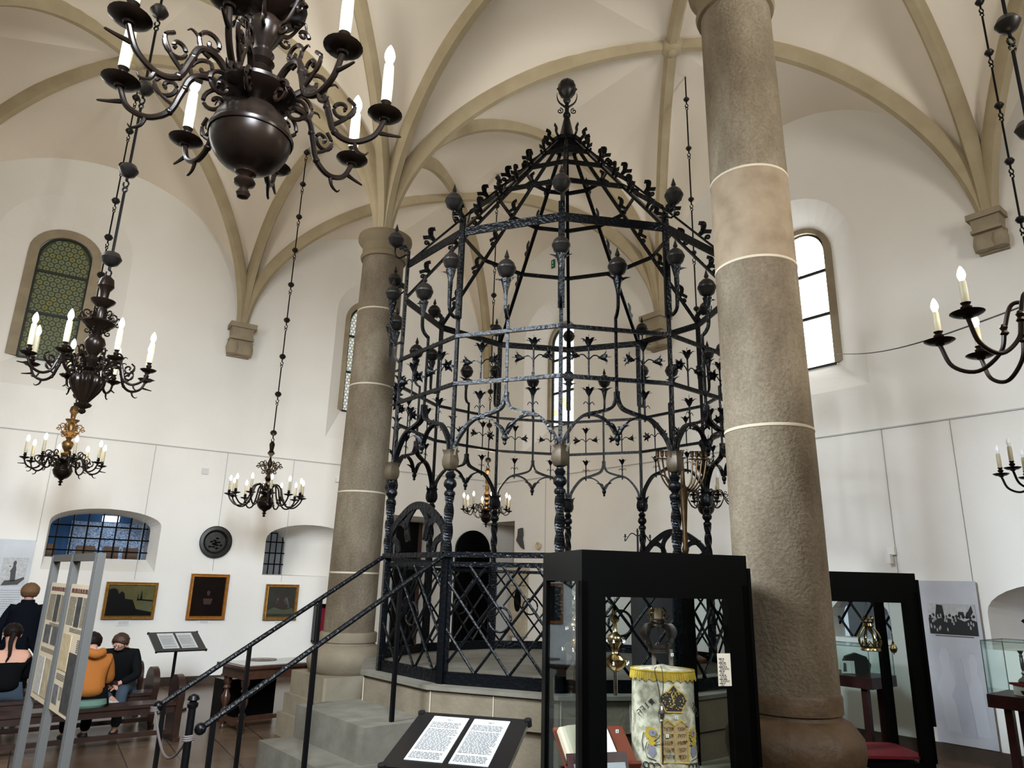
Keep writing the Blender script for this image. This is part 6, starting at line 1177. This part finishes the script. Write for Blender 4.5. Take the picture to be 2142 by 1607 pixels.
    for s in (-1, 1): mb.lathe([(.004, -.028), (.012, -.02), (.015, 0), (.018, .015), (.01, .028)], 8, H + side * s * .084 - up * .01 - fw * .012)
    mb.make('ears', SKIN, e); return e
ORANGE = mat('orange_hoodie', (.26, .085, .012), .85, bump=(9, .5, .03)); MINT = mat('mint_shirt', (.09, .16, .125), .8); NAVY = mat('navy_coat', (.003, .004, .007), .8, bump=(8, .4, .02), spec=.05); JEANS = mat('blue_jeans', (.035, .048, .065), .9, spec=.1); BLK = mat('black_cloth', (.003, .003, .0035), .9, spec=.05); HBR = mat('brown_hair', (.035, .016, .009), .5, bump=(60, .8, .01)); HDK = mat('dark_hair', (.007, .004, .003), .5, bump=(60, .8, .01), spec=.1); HLB = mat('light_brown_hair', (.12, .06, .025), .6, bump=(60, .8, .01)); SHOE = mat('black_shoe', (.01, .01, .01), .5); SNK = mat('white_sneaker', (.42, .42, .40), .6)
def sit(lean=.1, headf=.12, headz=1.13, arms='lap', spread=.1):
    J = dict(pelvis=(0, 0, .52), chest=(0, lean, .82), neck=(0, lean + .04, 1.0), head=(0, lean + headf, headz))
    for k, s in (('l', -1), ('r', 1)): J.update({k + 'sh': (s * .17, lean, .90), k + 'el': (s * .24, lean + .10, .66), k + 'wr': (s * .08, lean + .34, .66), k + 'hip': (s * .09, .08, .50), k + 'kn': (s * (spread + .02), .44, .50), k + 'an': (s * spread, .42, .09), k + 'toe': (s * spread, .56, .04)})
    return J
def onbench(i, s, off=0): return ends[i] - bd * s + bn * off
def find_s(i, px):
    return min((abs(proj(onbench(i, k * .02) + V((0, 0, 1.0)))[0] - px), k * .02) for k in range(180))[1]
SO, SBY, SW_ = find_s(0, 203), find_s(1, 262), find_s(1, 25)
away = bn
J = sit(.16, .14, 1.06); J['look'] = (.1, .8, -.6); p = onbench(0, SO, .0)
o = person(p, away, 'seated person in an orange hoodie with dark hair, back to the viewer, head bowed', J, (ORANGE, BLK, SHOE, HDK), dict(lim=2.3, k=1.06))
mb = MB(); mb.lathe([(.17, .425), (.19, .45), (.18, .50)], 24, (0, .0, 0)); mb.T = None; s_ = mb.make('shirt_hem', MINT, o); s_.scale = (1.0, .8, 1)
skin('hood', [(-.10, .03, 1.0, .045, .05), (0, -.02, .965, .06, .055), (.10, .03, 1.0, .045, .05)], chain(0, 3), ORANGE, o)
J = sit(.22, .13, 1.0); J['head'] = (0, .36, 1.03); J['look'] = (.12, .9, -.30); J.update(ran=(-.02, .46, .42), rtoe=(-.10, .56, .38), rkn=(.22, .40, .52), shoem_r=SNK, rwr=(.06, .40, .60), lwr=(-.06, .40, .58))
p = onbench(1, SBY, 0); fd = -bn
o = person(p, V((.05, -1, 0)) * .6 + fd * .4, 'seated boy in black with glasses and short brown hair, bending over a phone', J, (mat('black_sweater', (.004, .0045, .005), .85, spec=.05), JEANS, SHOE, HBR), dict(lim=1.75, k=1.0, face=True))
ph_ = root('phone', o.matrix_world @ V((0, .50, .60)), 'dark phone held in both hands by the boy with glasses', 'phone', R=o.matrix_world.to_3x3().to_4x4() @ M.Rotation(radians(35), 4, 'X')); mb = MB(); mb.box((0, 0, 0), (.14, .075, .009)); mb.make('phone_body', mat('phone_black', (.01, .01, .012), .2), ph_)
J = sit(.05, .10, 1.13); J['look'] = (-.1, .9, -.35); J['collar'] = 0; p = onbench(1, SW_, 0)
o = person(p, away, 'seated woman in an off-shoulder black top and jeans, dark hair tied back', J, (BLK, JEANS, SHOE, HDK), dict(lim=2.2, k=1.02))
mb = MB(); mb.tube(spline([(0, .02, 1.14), (-.02, -.03, 1.05), (-.01, -.05, .92), (-.03, -.04, .84)], 5), .028, 8, scale=lambda t: 1.2 - .9 * t); mb.make('ponytail', HDK, o)
bg = root('shoulder_bag', o.matrix_world @ V((.27, -.06, .50)), 'small white shoulder bag hanging beside the seated woman', 'bag', R=o.matrix_world.to_3x3().to_4x4()); WHB = mat('white_leather', (.42, .40, .37), .5, bump=(12, .5, .02))
skin('bag_body', [(0, -.09, .10, .05, .10), (0, 0, .11, .06, .13), (0, .09, .10, .05, .10)], chain(0, 3), WHB, bg); mb = MB(); mb.tube(spline([(0, -.06, .2), (-.03, -.03, .36), (-.10, .02, .47), (-.03, .06, .36), (0, .07, .2)], 5), .009, 6); mb.make('strap', WHB, bg)
st_p = onY(66, 1222, 10.0); J = dict(pelvis=(0, 0, .92), chest=(0, .02, 1.28), neck=(0, .04, 1.45), head=(0, .06, 1.565), look=(.1, 1, -.15))
for k, s in (('l', -1), ('r', 1)): J.update({k + 'sh': (s * .165, .02, 1.37), k + 'el': (s * .27, .0, 1.10), k + 'wr': (s * .24, .12, .88), k + 'hip': (s * .09, 0, .90), k + 'kn': (s * .10, .02, .50), k + 'an': (s * .10, 0, .09), k + 'toe': (s * .11, .14, .04), k + 'pn': (0, 1, 0)})
o = person(V((st_p.x, st_p.y, 0)), WL.n, 'standing person in a dark coat with curly light brown hair, back to the viewer', J, (NAVY, BLK, SHOE, HLB), dict(lim=2.35, k=1.10)); 
mb = MB(); mb.lathe([(.235, .62), (.225, .80), (.20, 1.0), (.205, 1.2), (.20, 1.34), (.10, 1.44)], 24); c = mb.make('coat_skirt', NAVY, o); c.scale = (1, .72, 1); mb = MB(); mb.lathe([(.085, 1.40), (.082, 1.46), (.075, 1.48), (.068, 1.46)], 20, (0, .035, 0)); mb.make('collar', NAVY, o)
